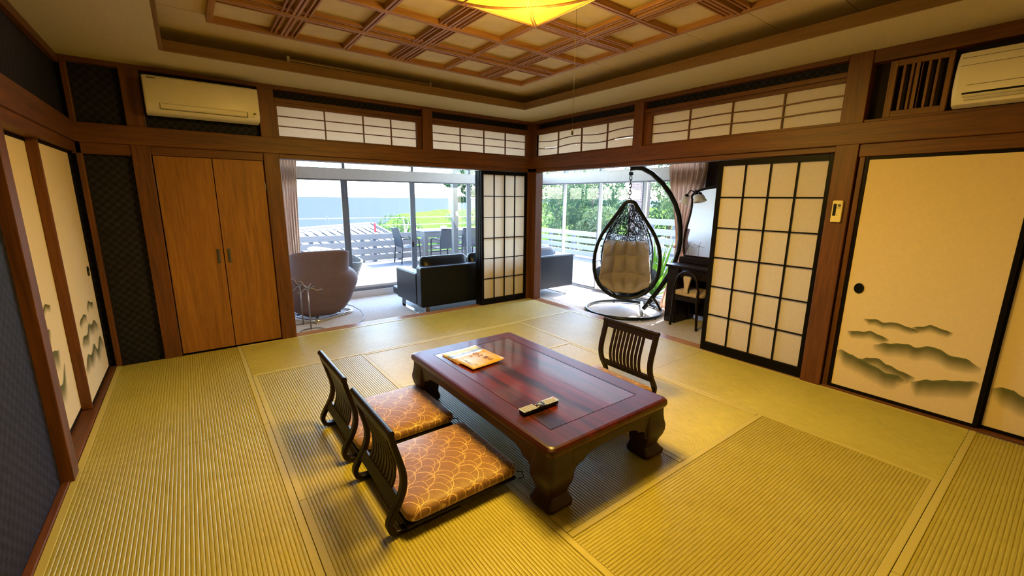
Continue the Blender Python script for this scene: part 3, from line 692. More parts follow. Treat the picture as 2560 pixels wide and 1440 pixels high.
# magazines and remote
def magazine(label, loc, rz, w_, h_, cover, curl):
    t = thing('magazine', label, 'magazine', loc, rz)
    def f(z, u, v): return Vector(((u-.5)*w_, (v-.5)*h_, z+curl*max(0, (u-.5)*2)**2*.9+.002*sin(v*5)+.012*max(0, v-.75)*2*curl/.01))
    for i, (z, mt, s) in enumerate(((.001, YEL, 1.0), (.0028, PAPW, .985), (.0046, cover, .975))):
        o = MB().grid(lambda u, v: f(z, .5+(u-.5)*s, .5+(v-.5)*s), 10, 10).build(('back_cover', 'pages', 'front_cover')[i], mt, t, smooth=True)
        md = o.modifiers.new('s', 'SOLIDIFY'); md.thickness = .0014
    return t, f
YEL = plain('yellow_paper', srgb(214, 150, 14), .6, var=.03); PAPW = plain('white_paper', srgb(206, 196, 186), .6, var=.02)
def cover(name, axis, stops, sc):
    t = NT(name); t.set(Roughness=.35); s = t.new('SeparateXYZ'); c = t.new('TexCoord'); t.ln(c.outputs['Object'], s.inputs[0])
    n = t.noise(c.outputs['Object'], 22, 4); v = t.math('ADD', t.math('MULTIPLY', s.outputs[axis], sc), t.math('ADD', t.math('MULTIPLY', n, .35), .32))
    t.ln(t.ramp(v, stops), t.p.inputs['Base Color']); return t.m
CV1 = cover('yellow_cover_print', 0, [(.30, srgb(178, 160, 150)), (.46, srgb(178, 140, 96)), (.6, srgb(188, 138, 12)), (.9, srgb(190, 142, 14))], 3.2)
CV2 = cover('photo_cover_print', 1, [(.25, srgb(196, 150, 124)), (.45, srgb(184, 172, 166)), (.58, srgb(72, 88, 116)), (.68, srgb(164, 176, 192)), (.8, srgb(190, 196, 206))], 3.4)
m2, _ = magazine('white photo magazine lying under the yellow one on the table', (-2.345, -2.215, .3355), .05, .285, .215, CV2, .008)
m1, mf = magazine('yellow magazine with black Japanese lettering on top of another magazine', (-2.34, -2.345, .344), .10, .265, .235, CV1, .006)
INKB = plain('black_ink', srgb(40, 28, 10), .6)
def text(par, s, loc, rz, size, mt, z=.0062, sx=1):
    cu = bpy.data.curves.new('lettering', 'FONT'); cu.body = s; cu.size = size; cu.align_x = 'CENTER'; cu.align_y = 'CENTER'; cu.extrude = .0002
    o = bpy.data.objects.new('lettering', cu); COL.objects.link(o); o.parent = par; o.location = (loc[0], loc[1], z); o.rotation_euler = (0, 0, rz); o.scale = (sx, 1, 1)
    cu.materials.append(mt); bpy.context.view_layer.update()
    me = bpy.data.meshes.new_from_object(o.evaluated_get(bpy.context.evaluated_depsgraph_get())); n = bpy.data.objects.new('lettering', me); COL.objects.link(n)
    n.parent = par; n.location = o.location; n.rotation_euler = o.rotation_euler; n.scale = o.scale
    if not me.materials: me.materials.append(mt)
    bpy.data.objects.remove(o); n.name = 'lettering'; return n
def on_cover(s, x, y, q, mt, rz=-PI/2): text(m1, s, (x, y), rz, q, mt, mf(.0046, x/.265+.5, y/.235+.5).z+.0026)
for s, x, y, q in (('の', .040, .080, .056), ('2', .042, .032, .056), ('階', .046, -.022, .044), ('荘', .050, -.066, .040)): on_cover(s, x, y, q, INKB)
on_cover('の階', -.012, .064, .013, INKB)
for x, y, n in ((-.098, -.03, 9), (-.088, .03, 5), (-.08, -.07, 4)): on_cover('一二の階荘の二一'[:n], x, y, .012, GREYP)
def remote():
    t = thing('tv_remote', 'silver and black remote control lying on the red table', 'remote control', (-2.44, -3.09, .336), .0)
    MB().prism([(-.118, -.016), (-.112, -.024), (.112, -.024), (.118, -.016), (.118, .016), (.112, .024), (-.112, .024), (-.118, .016)], lambda a, b, k: Vector((a, b, .001+.019*k))).build('body', BLKM, t, .004)
    sv = plain('silver_plastic', srgb(140, 156, 205), .35, var=.02)
    bx('face_plate', sv, t, -.118, -.0255, .0195, -.028, .0255, .0225, .001); bx('face_plate', sv, t, .032, -.0255, .0195, .118, .0255, .0225, .001); bx('pad_plate', BLKM, t, -.028, -.0255, .0195, .032, .0255, .0218, .001)
    MB().lathe([(.019, .0215), (.019, .0245), (.012, .0247), (.0115, .023), (.0001, .0235)], 20, (.002, 0, 0)).build('ring_pad', GREYP, t, smooth=35)
    MB().lathe([(.008, .0225), (.008, .0255), (.0001, .026)], 14, (.002, 0, 0)).build('ok_button', sv, t, smooth=35)
    BT = plain('button_rubber', srgb(150, 138, 120), .5)
    first = None
    def btn(x, y, l, mt=BT):
        bx('button', mt, t, x-l, y-.0035, .0222, x+l, y+.0035, .0242, .0008)
    for i in range(5):
        for j in range(4): btn(-.102+i*.0155, -.018+j*.012, .0052)
    for i in range(6):
        for j in range(3): btn(.043+i*.0115, -.014+j*.012, .0038)
    btn(.108, .012, .005, plain('red_button', srgb(170, 30, 24), .4)); btn(-.021, -.018, .004, YEL); btn(-.021, .006, .004, plain('pink_button', srgb(220, 120, 110), .4)); btn(-.021, .019, .004, plain('blue_button', srgb(40, 50, 190), .4))
    for y in (-.02, .02): btn(.024, y, .004, sv)
remote()
# ------------------------------------------------------------------ veranda furniture
LEA = plain('black_leather', srgb(11, 16, 30), .36, var=.10, scale=30, bump=.12, spec=.3)
def sofa():
    x0, x1, y0, y1 = -1.56, 1.07, .20, 1.04; t = thing('sofa', 'black leather sofa on chrome sled legs with its back to the tatami room', 'sofa', ((x0+x1)/2, .62, VZ)); o = t.location
    def bb(n, a, b, c, d, e, f, bev=.022): return MB(o).box(a, b, c, d, e, f).build(n, LEA, t, bev, seg=3, smooth=False)
    bb('back', x0, y0, .035, x1, y0+.15, .548); bb('arm', x0, y0+.152, .04, x0+.15, y1-.03, .462); bb('arm', x1-.15, y0+.152, .04, x1, y1-.03, .462)
    bb('seat_base', x0+.152, y0+.152, .05, x1-.152, y1+.01, .165); m = (x0+x1)/2
    bb('seat_front', x0+.012, y1-.02, .05, x1-.012, y1+.15, .165)
    for a, b in ((x0+.155, m-.003), (m+.003, x1-.155)):
        MB(o).pillow(a-(.14 if a < m-.1 else 0)*0, b, y0+.155, y1+.16, .168, .30, .05, .04, .012).build('seat_cushion', LEA, t, smooth=True)
    for a, b in ((x0+.10, x0+.80), (x0+.82, x0+1.52), (x0+1.62, x0+2.44)):
        R = Matrix.Translation(((a+b)/2, y0+.24, .50)) @ Matrix.Rotation(math.radians(72), 4, 'X')
        h = (b-a)/2
        ob = MB(o).pillow(-h, h, -.22, .155, -.075, .075, .07, .075, .012, m=R).build('back_cushion', LEA, t, smooth=True)
    for x in (x0+.06, x1-.115):
        b = MB(o)
        for y in (y0+.03, y1-.06): b.box(x, y, VZ+.011, x+.055, y+.014, .05)
        b.box(x, y0+.03, VZ+.001, x+.055, y1-.046, VZ+.012); b.build('sled_leg', CHROME, t, .002)
sofa()
def recliner():
    cx, cy = -2.565, 1.14; t = thing('recliner', 'grey winged recliner seen from behind, on a chrome loop base by the sea windows', 'armchair', (cx, cy, VZ)); o = t.location
    def lerp(tab, z):
        for (a, *p), (b, *q) in zip(tab, tab[1:]):
            if z <= b: u = (z-a)/(b-a); u = u*u*(3-2*u); return [r+(s-r)*u for r, s in zip(p, q)]
        return list(tab[-1][1:])
    # z, half width, back depth centre y, forward reach
    tab = [(-.03, .10, .98, .10), (.0, .20, .93, .25), (.06, .30, .90, .40), (.16, .37, .87, .55), (.27, .425, .85, .62), (.355, .462, .845, .64), (.405, .452, .845, .60), (.435, .415, .845, .48), (.462, .335, .845, .24), (.485, .292, .845, .13), (.55, .287, .845, .10), (.64, .292, .835, .09), (.72, .292, .825, .07), (.75, .290, .825, .06), (.768, .285, .825, .05)]
    def f(u, v):
        z = -.03+.795*v; hw, yb, rch = lerp(tab, z); a = (u-.5)*2
        s = math.copysign(abs(sin(a*PI/2))**.62, a); x = hw*s; y = yb+rch*(abs(a)**3.2)
        return Vector((cx+x, y, z-.055*abs(a)**5*max(0, v-.80)/.20))-o
    FB = plain('recliner_fabric', srgb(104, 84, 86), .75, var=.10, scale=50, bump=.15)
    ob = MB().grid(f, 34, 30).build('shell', FB, t, smooth=True)
    md = ob.modifiers.new('s', 'SOLIDIFY'); md.thickness = .06; md.offset = 1; md = ob.modifiers.new('u', 'SUBSURF'); md.levels = md.render_levels = 1
    MB(o).pillow(cx-.27, cx+.27, .98, 1.52, .20, .33, .1, .05, .02).build('seat_cushion', FB, t, smooth=True)
    bx('tag', BLKM, t, cx+.13, .784, .68, cx+.185, .792, .735, .002, off=o)
    R = []
    for q, (sx, sy) in enumerate(((1,1),(-1,1),(-1,-1),(1,-1))):
        for i in range(7): a = q*PI/2+i*PI/12; R.append((cx+.02+sx*.20+.13*cos(a), cy-.02+sy*.14+.13*sin(a), VZ+.02))
    ca, sa = cos(.5), sin(.5); R = [(cx+(x-cx)*ca-(y-cy)*sa, cy+(x-cx)*sa+(y-cy)*ca, z) for x, y, z in R]
    MB(o).tube(R, .017, 10, True).build('base_loop', CHROME, t, smooth=True)
    for k in range(4):
        a = k*PI/2+.5+PI/4; MB(o).tube([(cx, cy, VZ+.055), (cx+.26*cos(a), cy+.22*sin(a), VZ+.022)], .014, 8).build('base_arm', BLKM, t, smooth=True)
    MB(o).lathe([(.045, VZ+.03), (.045, -.02)], 14, (cx, cy, 0)).build('column', BLKM, t, smooth=40)
    bx('socket', BLKM, t, cx+.20, cy-.10, .0, cx+.25, cy-.04, .03, .004, off=o)
recliner()
t = thing('power_cord', 'black power cord running from the recliner to the threshold', 'cord', (-2.2, .5, VZ))
P = [(-2.27, 1.06, .015), (-2.19, .98, .0), (-2.12, .86, -.05), (-2.12, .74, -.090), (-2.17, .60, -.095), (-2.27, .47, -.095), (-2.42, .33, -.095), (-2.50, .22, -.095), (-2.52, .15, -.095)]
MB(t.location).tube(P, .0045, 6).build('cord', BLKM, t, smooth=True)
def stand():
    t = thing('wire_stand', 'slim metal wire stand with forked arms beside the post', 'stand', (-2.80, .62, VZ)); o = t.location; r = .0055
    for x, y, h in ((-2.80, .50, .40), (-2.83, .76, .39)):
        MB(o).tube([(x, y, VZ+.006), (x, y, h-VZ*0)], .0075, 8).build('pole', STEEL, t, smooth=True)
        for dx, dy, dz in ((-.085, .02, .075), (.155, -.01, -.035), (-.12, -.06, -.04), (.06, .10, .02)):
            MB(o).tube([(x, y, h-.02), (x+.3*dx, y+.3*dy, h+.25*dz-.005), (x+.62*dx, y+.62*dy, h+dz-.01), (x+dx, y+dy, h+dz)], r, 6).build('arm', STEEL, t, smooth=True)
        MB(o).lathe([(.013, 0), (.013, .03)], 8, (x, y, h-.035)).build('hub', STEEL, t, smooth=40)
    for x, y in ((-2.80, .50), (-2.83, .76)):
        MB(o).tube([(x+.13*cos(a*PI/6), y-.06+.10*sin(a*PI/6), VZ+.009) for a in range(8)], .006, 6).build('foot', STEEL, t, smooth=True)
stand()
# hanging egg chair
EC = Vector((.845, -1.01, VZ)); EN = Vector((.788, .616, 0)); ER = Vector((.616, -.788, 0))
def E_(lat, dep, z): return ER*lat+EN*dep+Vector((0, 0, z-VZ))
def egg():
    t = thing('egg_chair_stand', 'black curved stand on a round floor hoop holding the egg chair', 'stand', EC)
    MB().tube([E_(.505*cos(a*PI/24), .505*sin(a*PI/24), VZ+.03) for a in range(48)], .023, 10, True).build('base_ring', BLKM, t, smooth=True)
    for k in range(5): a = .6+k*1.256; MB().lathe([(.014, 0), (.014, .012)], 8, E_(.505*cos(a), .505*sin(a), VZ)).build('foot', BLKM, t)
    arc = [(-.03, 1.785), (.05, 1.797), (.125, 1.788), (.25, 1.72), (.38, 1.60), (.48, 1.475), (.56, 1.335), (.61, 1.20), (.642, 1.05), (.652, .90), (.643, .76), (.612, .615), (.565, .47), (.50, .33), (.42, .19), (.35, .085), (.30, .0), (.262, -.055)]
    P = []
    for (a, b), (c, d) in zip(arc, arc[1:]):
        for u in (0, .5): P.append(E_(a+(c-a)*u, .02, b+(d-b)*u))
    MB().tube(P+[E_(.262, .02, -.055)], .031, 12).build('curved_post', BLKM, t, smooth=True)
    MB().tube([E_(.25, -.42, VZ+.032), E_(.25, .44, VZ+.032)], .024, 10).build('cross_bar', STEEL, t, smooth=True)
    MB().tube([E_(.372, .02, .125), E_(.482, .02, -.055)], .02, 8).build('brace', BLKM, t, smooth=True)
    for l, z in ((.365, .10), (.32, .02)): MB().tube([E_(l, -.018, z), E_(l, -.006, z)], .009, 8).build('bolt', CHROME, t, smooth=True)
    # swinging basket
    t = thing('egg_chair', 'black wicker egg chair hanging from a chain, with a beige tufted cushion', 'hanging chair', EC)
    z = 1.755; k = 0
    MB().tube([E_(.008*cos(a*PI/6)-.012, .0, 1.757+.02*sin(a*PI/6)) for a in range(12)], .004, 6, True).build('hook', BLKM, t, smooth=True)
    bx('swivel', BLKM, t, *(E_(-.012, 0, 1.70)-Vector((.02, .02, 0))), *(E_(-.012, 0, 1.742)+Vector((.02, .02, 0))), bevel=.003)
    z = 1.69
    while z > 1.425:
        s = k % 2; zc = z-.025
        MB().tube([E_(-.012+(0 if s else .015*cos(a*PI/7)), 0.015*cos(a*PI/7) if s else 0, zc+.031*sin(a*PI/7)) for a in range(14)], .0058, 6, True).build('chain_link', BLKM, t, smooth=True)
        z -= .0455; k += 1
    MB().tube([E_(-.01+.019*cos(a*PI/8), 0, 1.393+.019*sin(a*PI/8)) for a in range(16)], .005, 6, True).build('ring', BLKM, t, smooth=True)
    prof = [(1.372, .0), (1.366, .035), (1.35, .062), (1.29, .105), (1.196, .166), (1.11, .225), (1.024, .286), (.93, .342), (.80, .395), (.68, .42), (.57, .425), (.45, .418), (.34, .392), (.25, .345), (.17, .27), (.115, .18), (.085, .09), (.078, .0)]
    def hw(z):
        for (a, p), (b, q) in zip(prof, prof[1:]):
            if a >= z >= b: return p+(q-p)*(a-z)/(a-b)
        return 0
    rim = [E_(-w_, 0, z_) for z_, w_ in prof]+[E_(w_, 0, z_) for z_, w_ in reversed(prof[1:-1])]
    MB().tube(rim, .025, 10, True).build('rim', BLKM, t, smooth=True)
    def dep(z):                           # how far the shell reaches behind the rim
        u = (1.36-z)/1.36; return .60*math.sqrt(max(0, min(1, u*1.9)))*(1-.35*max(0, u-.6)/.4)
    def sh(a, z, off=0):                  # a: 0..pi round the back; the basket dips below the rim
        w_ = hw(z); s = sin(a); zz = z-.085*s*max(0, (.5-z)/.42)
        return E_(-w_*cos(a)*(1-.10*s), (dep(z)+off)*s*max(.15, min(1, w_/.16)) - .0, zz)
    b = MB()
    for i in range(780):
        a = random.uniform(.03, PI-.03); z = random.uniform(.10, 1.33); th = random.uniform(0, 2*PI); pts = []; cv = random.choice((-1, 1))*random.uniform(.05, .5)
        for s in range(13):
            pts.append(sh(a, z, random.uniform(-.004, .004))); th += cv+random.uniform(-.15, .15)
            a += .085*cos(th); z += .028*sin(th)
            if not (.02 < a < PI-.02) or not (.085 < z < 1.345) or (.38 < z < 1.0 and not .17*PI < a < .83*PI): break
        if len(pts) > 3: b.tube(pts, .0031, 4)
    b.build('wicker_weave', BLKM, t, kind='stuff')
    for q in (.22, .5, .78): MB().tube([sh(q*PI, .09+(1.34-.09)*i/20) for i in range(21)], .006, 6).build('frame_hoop', BLKM, t, smooth=True)
    for z_ in (.55, .95): MB().tube([sh(PI*i/20, z_) for i in range(21)], .005, 6).build('frame_band', BLKM, t, smooth=True)
    # dense lower basket
    WB = plain('woven_black', srgb(24, 28, 32), .55, var=.6, scale=140, bump=.8)
    def bowl(u, v):
        a = (u-.5)*2*1.25; lat = .40*sin(a)/sin(1.25); zr = .085+.37*(1-cos(a))/(1-cos(1.25)); bt = cos(a*PI/2.6)
        k = sin(min(1, v*1.5)*PI/2)
        return E_(lat*(1+.05*sin(v*PI)*bt)*(1-.45*v**3), .54*v, zr-.095*bt*k+(.16*v**2+.12*v**6)*bt)
    MB().grid(bowl, 36, 16).build('basket_bowl', WB, t, smooth=True)
    b = MB()
    for i in range(420):
        u, v = random.uniform(.05, .95), random.uniform(.02, .9); th = random.uniform(0, 6.3); pts = []
        for s in range(7):
            pts.append(bowl(u, v)-Vector((0, 0, .006))-EN*.004); th += random.uniform(-.4, .4); u += .016*cos(th); v += .03*sin(th)
            if not (.02 < u < .98 and 0 < v < 1): break
        if len(pts) > 3: b.tube(pts, .0032, 4)
    b.build('bowl_weave', BLKM, t, kind='stuff')
    for sd in (.17, .83): MB().tube([sh(sd*PI, .40+.62*i/14) for i in range(15)], .011, 8).build('side_hoop', BLKM, t, smooth=True)
    # cushion
    CU = plain('beige_cushion', srgb(172, 162, 154), .9, var=.08, scale=30, bump=.15)
    c = thing('seat_pad', 'beige tufted cushion lying in the egg chair', 'cushion', EC)
    CT = [(0, .82, .36, .26), (.12, .79, .40, .30), (.35, .60, .45, .31), (.55, .42, .46, .33), (.70, .30, .42, .35), (.85, .20, .27, .325), (1.0, .135, .09, .22)]
    def cu(u, v):
        for (a, *p), (b_, *q) in zip(CT, CT[1:]):
            if v <= b_: k = (v-a)/(b_-a); z, d, hwid = [r+(s_-r)*k for r, s_ in zip(p, q)]; break
        lat = (u-.5)*2; al = abs(lat)
        wing = (.06+.26*min(1, v/.40))*(1-.75*max(0, v-.7)/.3)
        d -= wing*al**2.4
        z += (.05*al**3 if v > .75 else 0)+(.015*al**4 if v < .1 else 0)
        cv_ = next(((v-p)/(q-p) for p, q in ((0, .33), (.33, .62), (.62, 1.001)) if v < q))
        puff = .10*abs(sin(u*4*PI))**.75*abs(sin(cv_*PI))**.7
        edge = min(1, 6*min(u, 1-u), 8*min(v, 1-v))**.5
        wr = .006*noise.noise(Vector((u*9, v*14, 1.5)))
        n = (1 if v < .7 else max(0, 1-(v-.7)/.25))
        return E_(lat*hwid-.02+.012*v, max(.045+.02*al, d-(puff+.02)*edge*(.35+.65*n)+wr), z+(puff+.02)*edge*(1-n)*.8+wr)
    o = MB().grid(cu, 60, 60).build('pad', CU, c, smooth=True); md = o.modifiers.new('s', 'SOLIDIFY'); md.thickness = .015; md.offset = 0
egg()
# dresser with mirror and stool
t = thing('dresser', 'dark wooden dresser with a kneehole beside the tied curtain', 'dresser', (1.12, -2.05, VZ)); o = t.location
def db(n, *c, b=.004, m=1): return bx(n, DARK[m], t, *c, bevel=b, off=o)
db('top', .885, -2.62, .592, 1.35, -1.575, .622, b=.008); db('pedestal', .905, -1.755, VZ+.0, 1.33, -1.60, .592, m=2); db('pedestal', .905, -2.60, VZ, 1.33, -2.30, .592, m=2)
db('back_panel', 1.30, -2.30, VZ+.05, 1.325, -1.755, .592); db('apron', .93, -2.30, .47, .95, -1.755, .592)
for y0, y1 in ((-1.745, -1.61), (-2.59, -2.31)):
    for z0, z1 in ((.40, .57), (.16, .385), (VZ+.03, .145)): db('drawer', .896, y0, z0, .906, y1, z1, b=.002)
t = thing('mirror', 'tall arched mirror in a dark wavy frame standing on the dresser', 'mirror', (1.24, -2.0, .622)); o = t.location
def mo(k): # half outline: k 0..1 from bottom to top
    return .40+.025*sin(k*5.2)-.02*k, .70+.70*k
L = [(-2.0+mo(i/14)[0], mo(i/14)[1]) for i in range(15)]; top = [(-2.0+.38*cos(i*PI/16), 1.40+.15*sin(i*PI/16)**.8) for i in range(1, 16)]; Rr = [(-2.0-mo(i/14)[0], mo(i/14)[1]) for i in reversed(range(15))]
out = L+top+Rr
MIR = plain('mirror_silver', (.9, .9, .9), .01, 1, var=0)
MB(o).prism([(-2.0+(a+2.0)*.965, b if b < .71 else b-.012) for a, b in out], lambda a, b, k: Vector((1.238+.006*k, a, b))).build('glass', MIR, t)
MB(o).tube([(1.245, a, b) for a, b in out], .017, 8, True).build('frame', DARK[2], t, smooth=True)
bx('base_drawer', DARK[1], t, 1.16, -2.42, .624, 1.32, -1.58, .695, .005, off=o)
bx('back_board', DARK[2], t, 1.246, -2.36, .70, 1.256, -1.64, 1.38, off=o)
t = thing('mirror_lamp', 'small lamp with two white tulip glass shades clipped to the mirror', 'lamp', (1.215, -1.66, 1.45)); o = t.location
FR = paper('frosted_glass', (.97, .97, .97, 1), .35)
for dy, dz, tl in ((.075, -.035, .35), (-.055, -.015, -.35)):
    MB(o).tube([(1.24, -1.66, 1.49), (1.22, -1.66+dy*.5, 1.515), (1.20, -1.66+dy, 1.49+dz)], .008, 8).build('stem', DARK[2], t, smooth=True)
    m = MB(); m.lathe([(.012, .0), (.03, -.012), (.044, -.045), (.045, -.07), (.06, -.098), (.057, -.099), (.041, -.07), (.038, -.045), (.02, -.015)], 24, (0, 0, 0), .10, 5)
    s = m.build('tulip_shade', FR, t, smooth=True, loc=(1.20-o.x, -1.66+dy-o.y, 1.485+dz-o.z)); s.rotation_euler = (tl, 0, 0)
    MB(o).lathe([(.02, -.02), (.026, .0), (.012, .022)], 12, (1.20, -1.66+dy, 1.485+dz)).build('cap', DARK[2], t, smooth=40)
t = thing('dresser_chair', 'dark balloon-back chair with cream upholstery drawn up to the dresser', 'chair', (.92, -1.93, VZ)); o = t.location
def arcp(x, pts): return [(x+.03*max(0, z-.3), y, z) for y, z in pts]
hp = [(-1.76, VZ+.004), (-1.768, .05), (-1.775, .2), (-1.775, .33), (-1.77, .385), (-1.785, .40), (-1.79, .46), (-1.82, .53), (-1.87, .565), (-1.925, .577), (-1.98, .563), (-2.03, .525), (-2.06, .46), (-2.065, .40), (-2.08, .385), (-2.078, .33), (-2.08, .2), (-2.09, .05), (-2.10, VZ+.004)]
MB(o).tube(arcp(.80, hp), .0155, 8).build('back_hoop', DARK[2], t, smooth=True)
sp = [(-.026, .325), (-.022, .36), (-.034, .44), (-.048, .50), (-.040, .522), (.040, .522), (.048, .50), (.034, .44), (.022, .36), (.026, .325)]
MB(o).prism([(a-1.925, b) for a, b in sp], lambda a, b, k: Vector((.795+.02*k+.03*(b-.3), a, b))).build('splat_pad', plain('cream_upholstery', srgb(206, 182, 146), .85, bump=.2), t, .006)
MB(o).prism([(1.25*a-1.925, .33+(b-.325)*1.13-.01) for a, b in sp], lambda a, b, k: Vector((.816+.012*k+.03*(b-.3), a, b))).build('splat', DARK[2], t, .003)
MB(o).pillow(.815, 1.20, -2.11, -1.74, .275, .335, .06, .025, .012).build('seat_pad', bpy.data.materials['cream_upholstery'], t, smooth=True)
bx('seat_rail', DARK[1], t, .80, -2.105, .225, 1.20, -1.745, .274, .006, off=o)
for y in (-1.76, -2.09): MB(o).tube([(1.17, y, .24), (1.175, y, .08), (1.20, y, VZ+.003)], [.018, .015, .012], 8).build('front_leg', DARK[2], t, smooth=True)
# ------------------------------------------------------------------ deck, garden, sea
DZ = -.25
DK = wood3('deck_board', srgb(100, 99, 100), srgb(118, 116, 114), rough=.8, spec=.08)
dk = structure(bx('ground', plain('deck_base', srgb(70, 66, 60), .9), None, -7, -8, -.6, 6.2, 6.7, -.32), 'pale wooden deck outside the veranda windows')
y = 1.97
while y < 6.5:
    bx('plank', DK[0], dk, -6.5, y, -.285, 5.6, y+.138, DZ, .003); y += .145
y = -5.0
while y < 1.9:
    bx('plank', DK[0], dk, 1.66, y, -.285, 5.6, y+.138, DZ, .003); y += .145
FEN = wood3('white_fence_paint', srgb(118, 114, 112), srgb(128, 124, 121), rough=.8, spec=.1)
FENE = wood3('white_fence_paint_shade_lift', srgb(158, 152, 148), srgb(168, 162, 158), rough=.8, spec=.1)  # same white paint, its colour lightened to offset shade on the side fences
def fence(name, label, ax, pl, a0, a1, zs, h, posts, zb):
    P = (lambda a, d, z: (a, pl+d, z)) if ax == 0 else (lambda a, d, z: (pl+d, a, z))
    base = P((a0+a1)/2, 0, zb); t = thing(name, label, 'fence', base)
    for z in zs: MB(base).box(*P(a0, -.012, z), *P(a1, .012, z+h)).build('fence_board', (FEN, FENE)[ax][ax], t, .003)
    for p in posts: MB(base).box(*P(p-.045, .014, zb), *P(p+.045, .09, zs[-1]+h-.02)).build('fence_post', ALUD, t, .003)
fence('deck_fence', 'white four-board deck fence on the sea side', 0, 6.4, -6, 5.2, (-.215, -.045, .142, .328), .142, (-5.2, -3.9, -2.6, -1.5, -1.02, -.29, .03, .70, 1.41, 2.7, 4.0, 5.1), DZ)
fence('deck_fence', 'low white board fence along the leafy side of the deck', 1, 5.2, 2.0, 6.3, (-.20, -.02, .17, .36), .135, (2.1, 3.2, 4.4, 5.4), DZ)
fence('deck_fence', 'taller white board fence behind the spiky plant', 1, 4.85, -5, 1.95, (-.20, .0, .20, .40, .60, .85-.02), .135, (-4, -2.6, -1.2, .0, .9, 1.5), DZ)
t = thing('deck_post', 'grey square post with an outlet box on the deck', 'post', (.885, 3.70, DZ))
bx('shaft', GREYP, t, -.055, -.055, 0, .055, .055, 2.85, .004); bx('outlet_box', WHITE, t, -.01, -.075, 1.27, .045, -.0555, 1.36, .004); bx('foot_plate', ALUD, t, -.08, -.08, 0, .08, .08, .012, .003)
# patio set
PM = plain('patio_graphite', srgb(27, 31, 38), .5, .1); MESH = plain('patio_mesh', srgb(36, 41, 49), .6, var=.3, scale=90)
def patio(label, loc, rz):
    t = thing('patio_chair', label, 'chair', loc, rz, 'mesh chairs around the deck table')       # faces +x
    for s in (-1, 1):
        MB().tube([(-.26, s*.235, .004), (-.235, s*.235, .25), (-.215, s*.235, .44), (-.25, s*.235, .68), (-.31, s*.235, .90)], .016, 8).build('back_leg', PM, t, smooth=True)
        MB().tube([(.25, s*.245, .004), (.235, s*.245, .30), (.215, s*.245, .60), (.15, s*.245, .645), (-.20, s*.240, .635)], .015, 8).build('front_leg', PM, t, smooth=True)
    MB().sweep([(-.21, .43), (-.235, .55), (-.262, .70), (-.312, .895)], -.225, .225, .012).build('backrest', MESH, t)
    MB().sweep([(-.21, .42), (.0, .405), (.20, .425), (.245, .415)], -.23, .23, .014).build('seat', MESH, t)
    MB().tube([(-.31, -.235, .895), (-.31, .235, .895)], .015, 8).build('top_bar', PM, t, smooth=True)
    MB().tube([(.235, -.245, .30), (.235, .245, .30)], .010, 8).build('cross_bar', PM, t, smooth=True)
    return t
c0 = patio('graphite mesh patio chair at the left end of the deck table, seen side on', (.62, 5.72, DZ), 0)
dup(c0, (1.32, 5.05, DZ), PI/2+.05, 'graphite mesh patio chair with its back to the sofa, left of the grey deck post')
dup(c0, (2.02, 5.12, DZ), PI/2-.08, 'graphite mesh patio chair with its back to the sofa, partly behind the grey deck post')
dup(c0, (2.90, 5.62, DZ), PI, 'graphite mesh patio chair at the right end of the deck table')
t = thing('patio_table', 'long wicker table with a pale top on the deck', 'table', (1.75, 5.68, DZ))
bx('top', plain('table_top_grey', srgb(120, 124, 130), .4), t, -.86, -.40, .80, .86, .40, .83, .005)
WK = NT('wicker_grey'); WK.set(Roughness=.7); _c = WK.coord(); _k = WK.new('TexChecker'); _k.inputs['Scale'].default_value = 70; _k.inputs[1].default_value = srgb(122, 119, 114); _k.inputs[2].default_value = srgb(54, 52, 50); WK.ln(_c, _k.inputs[0]); WK.ln(_k.outputs[0], WK.p.inputs['Base Color']); WK.bump(_k.outputs['Fac'], .6, .004)
for c in ((-.84, -.385, .66, .84, -.36, .80), (-.84, .36, .66, .84, .385, .80), (-.84, -.36, .66, -.815, .36, .80), (.815, -.36, .66, .84, .36, .80)): bx('wicker_apron', WK.m, t, *c, bevel=.004)
for sx in (-1, 1):
    for sy in (-1, 1): bx('wicker_leg', WK.m, t, sx*.79-.045, sy*.335-.045, 0, sx*.79+.045, sy*.335+.045, .66, .006)
t = thing('ashtray', 'small pale box standing on the deck table', 'box', (1.62, 5.62, DZ+.83)); bx('box', ALU, t, -.07, -.05, 0, .07, .05, .075, .006); bx('lid', WHITE, t, -.075, -.055, .075, .075, .055, .088, .003)
# wicker armchair beyond the glass
t = thing('wicker_chair', 'grey wicker tub chair on the deck behind the recliner', 'armchair', (-1.78, 3.20, DZ))
def tub(u, v):
    a = PI*(.02+1.96*u)-PI/2+PI; a = 2*PI*u; r = .24+.20*v
    h = .30+.47*v; back = .5+.5*cos(a-2.6)
    z = (.0 if v == 0 else v*(.52+.26*back)); return Vector((r*1.02*cos(a), r*sin(a), z))
o = MB().grid(tub, 40, 14).build('tub', WK.m, t, smooth=True); md = o.modifiers.new('s', 'SOLIDIFY'); md.thickness = .03
MB().pillow(-.27, .27, -.27, .27, .34, .42, .2, .03).build('seat', WK.m, t, smooth=True)

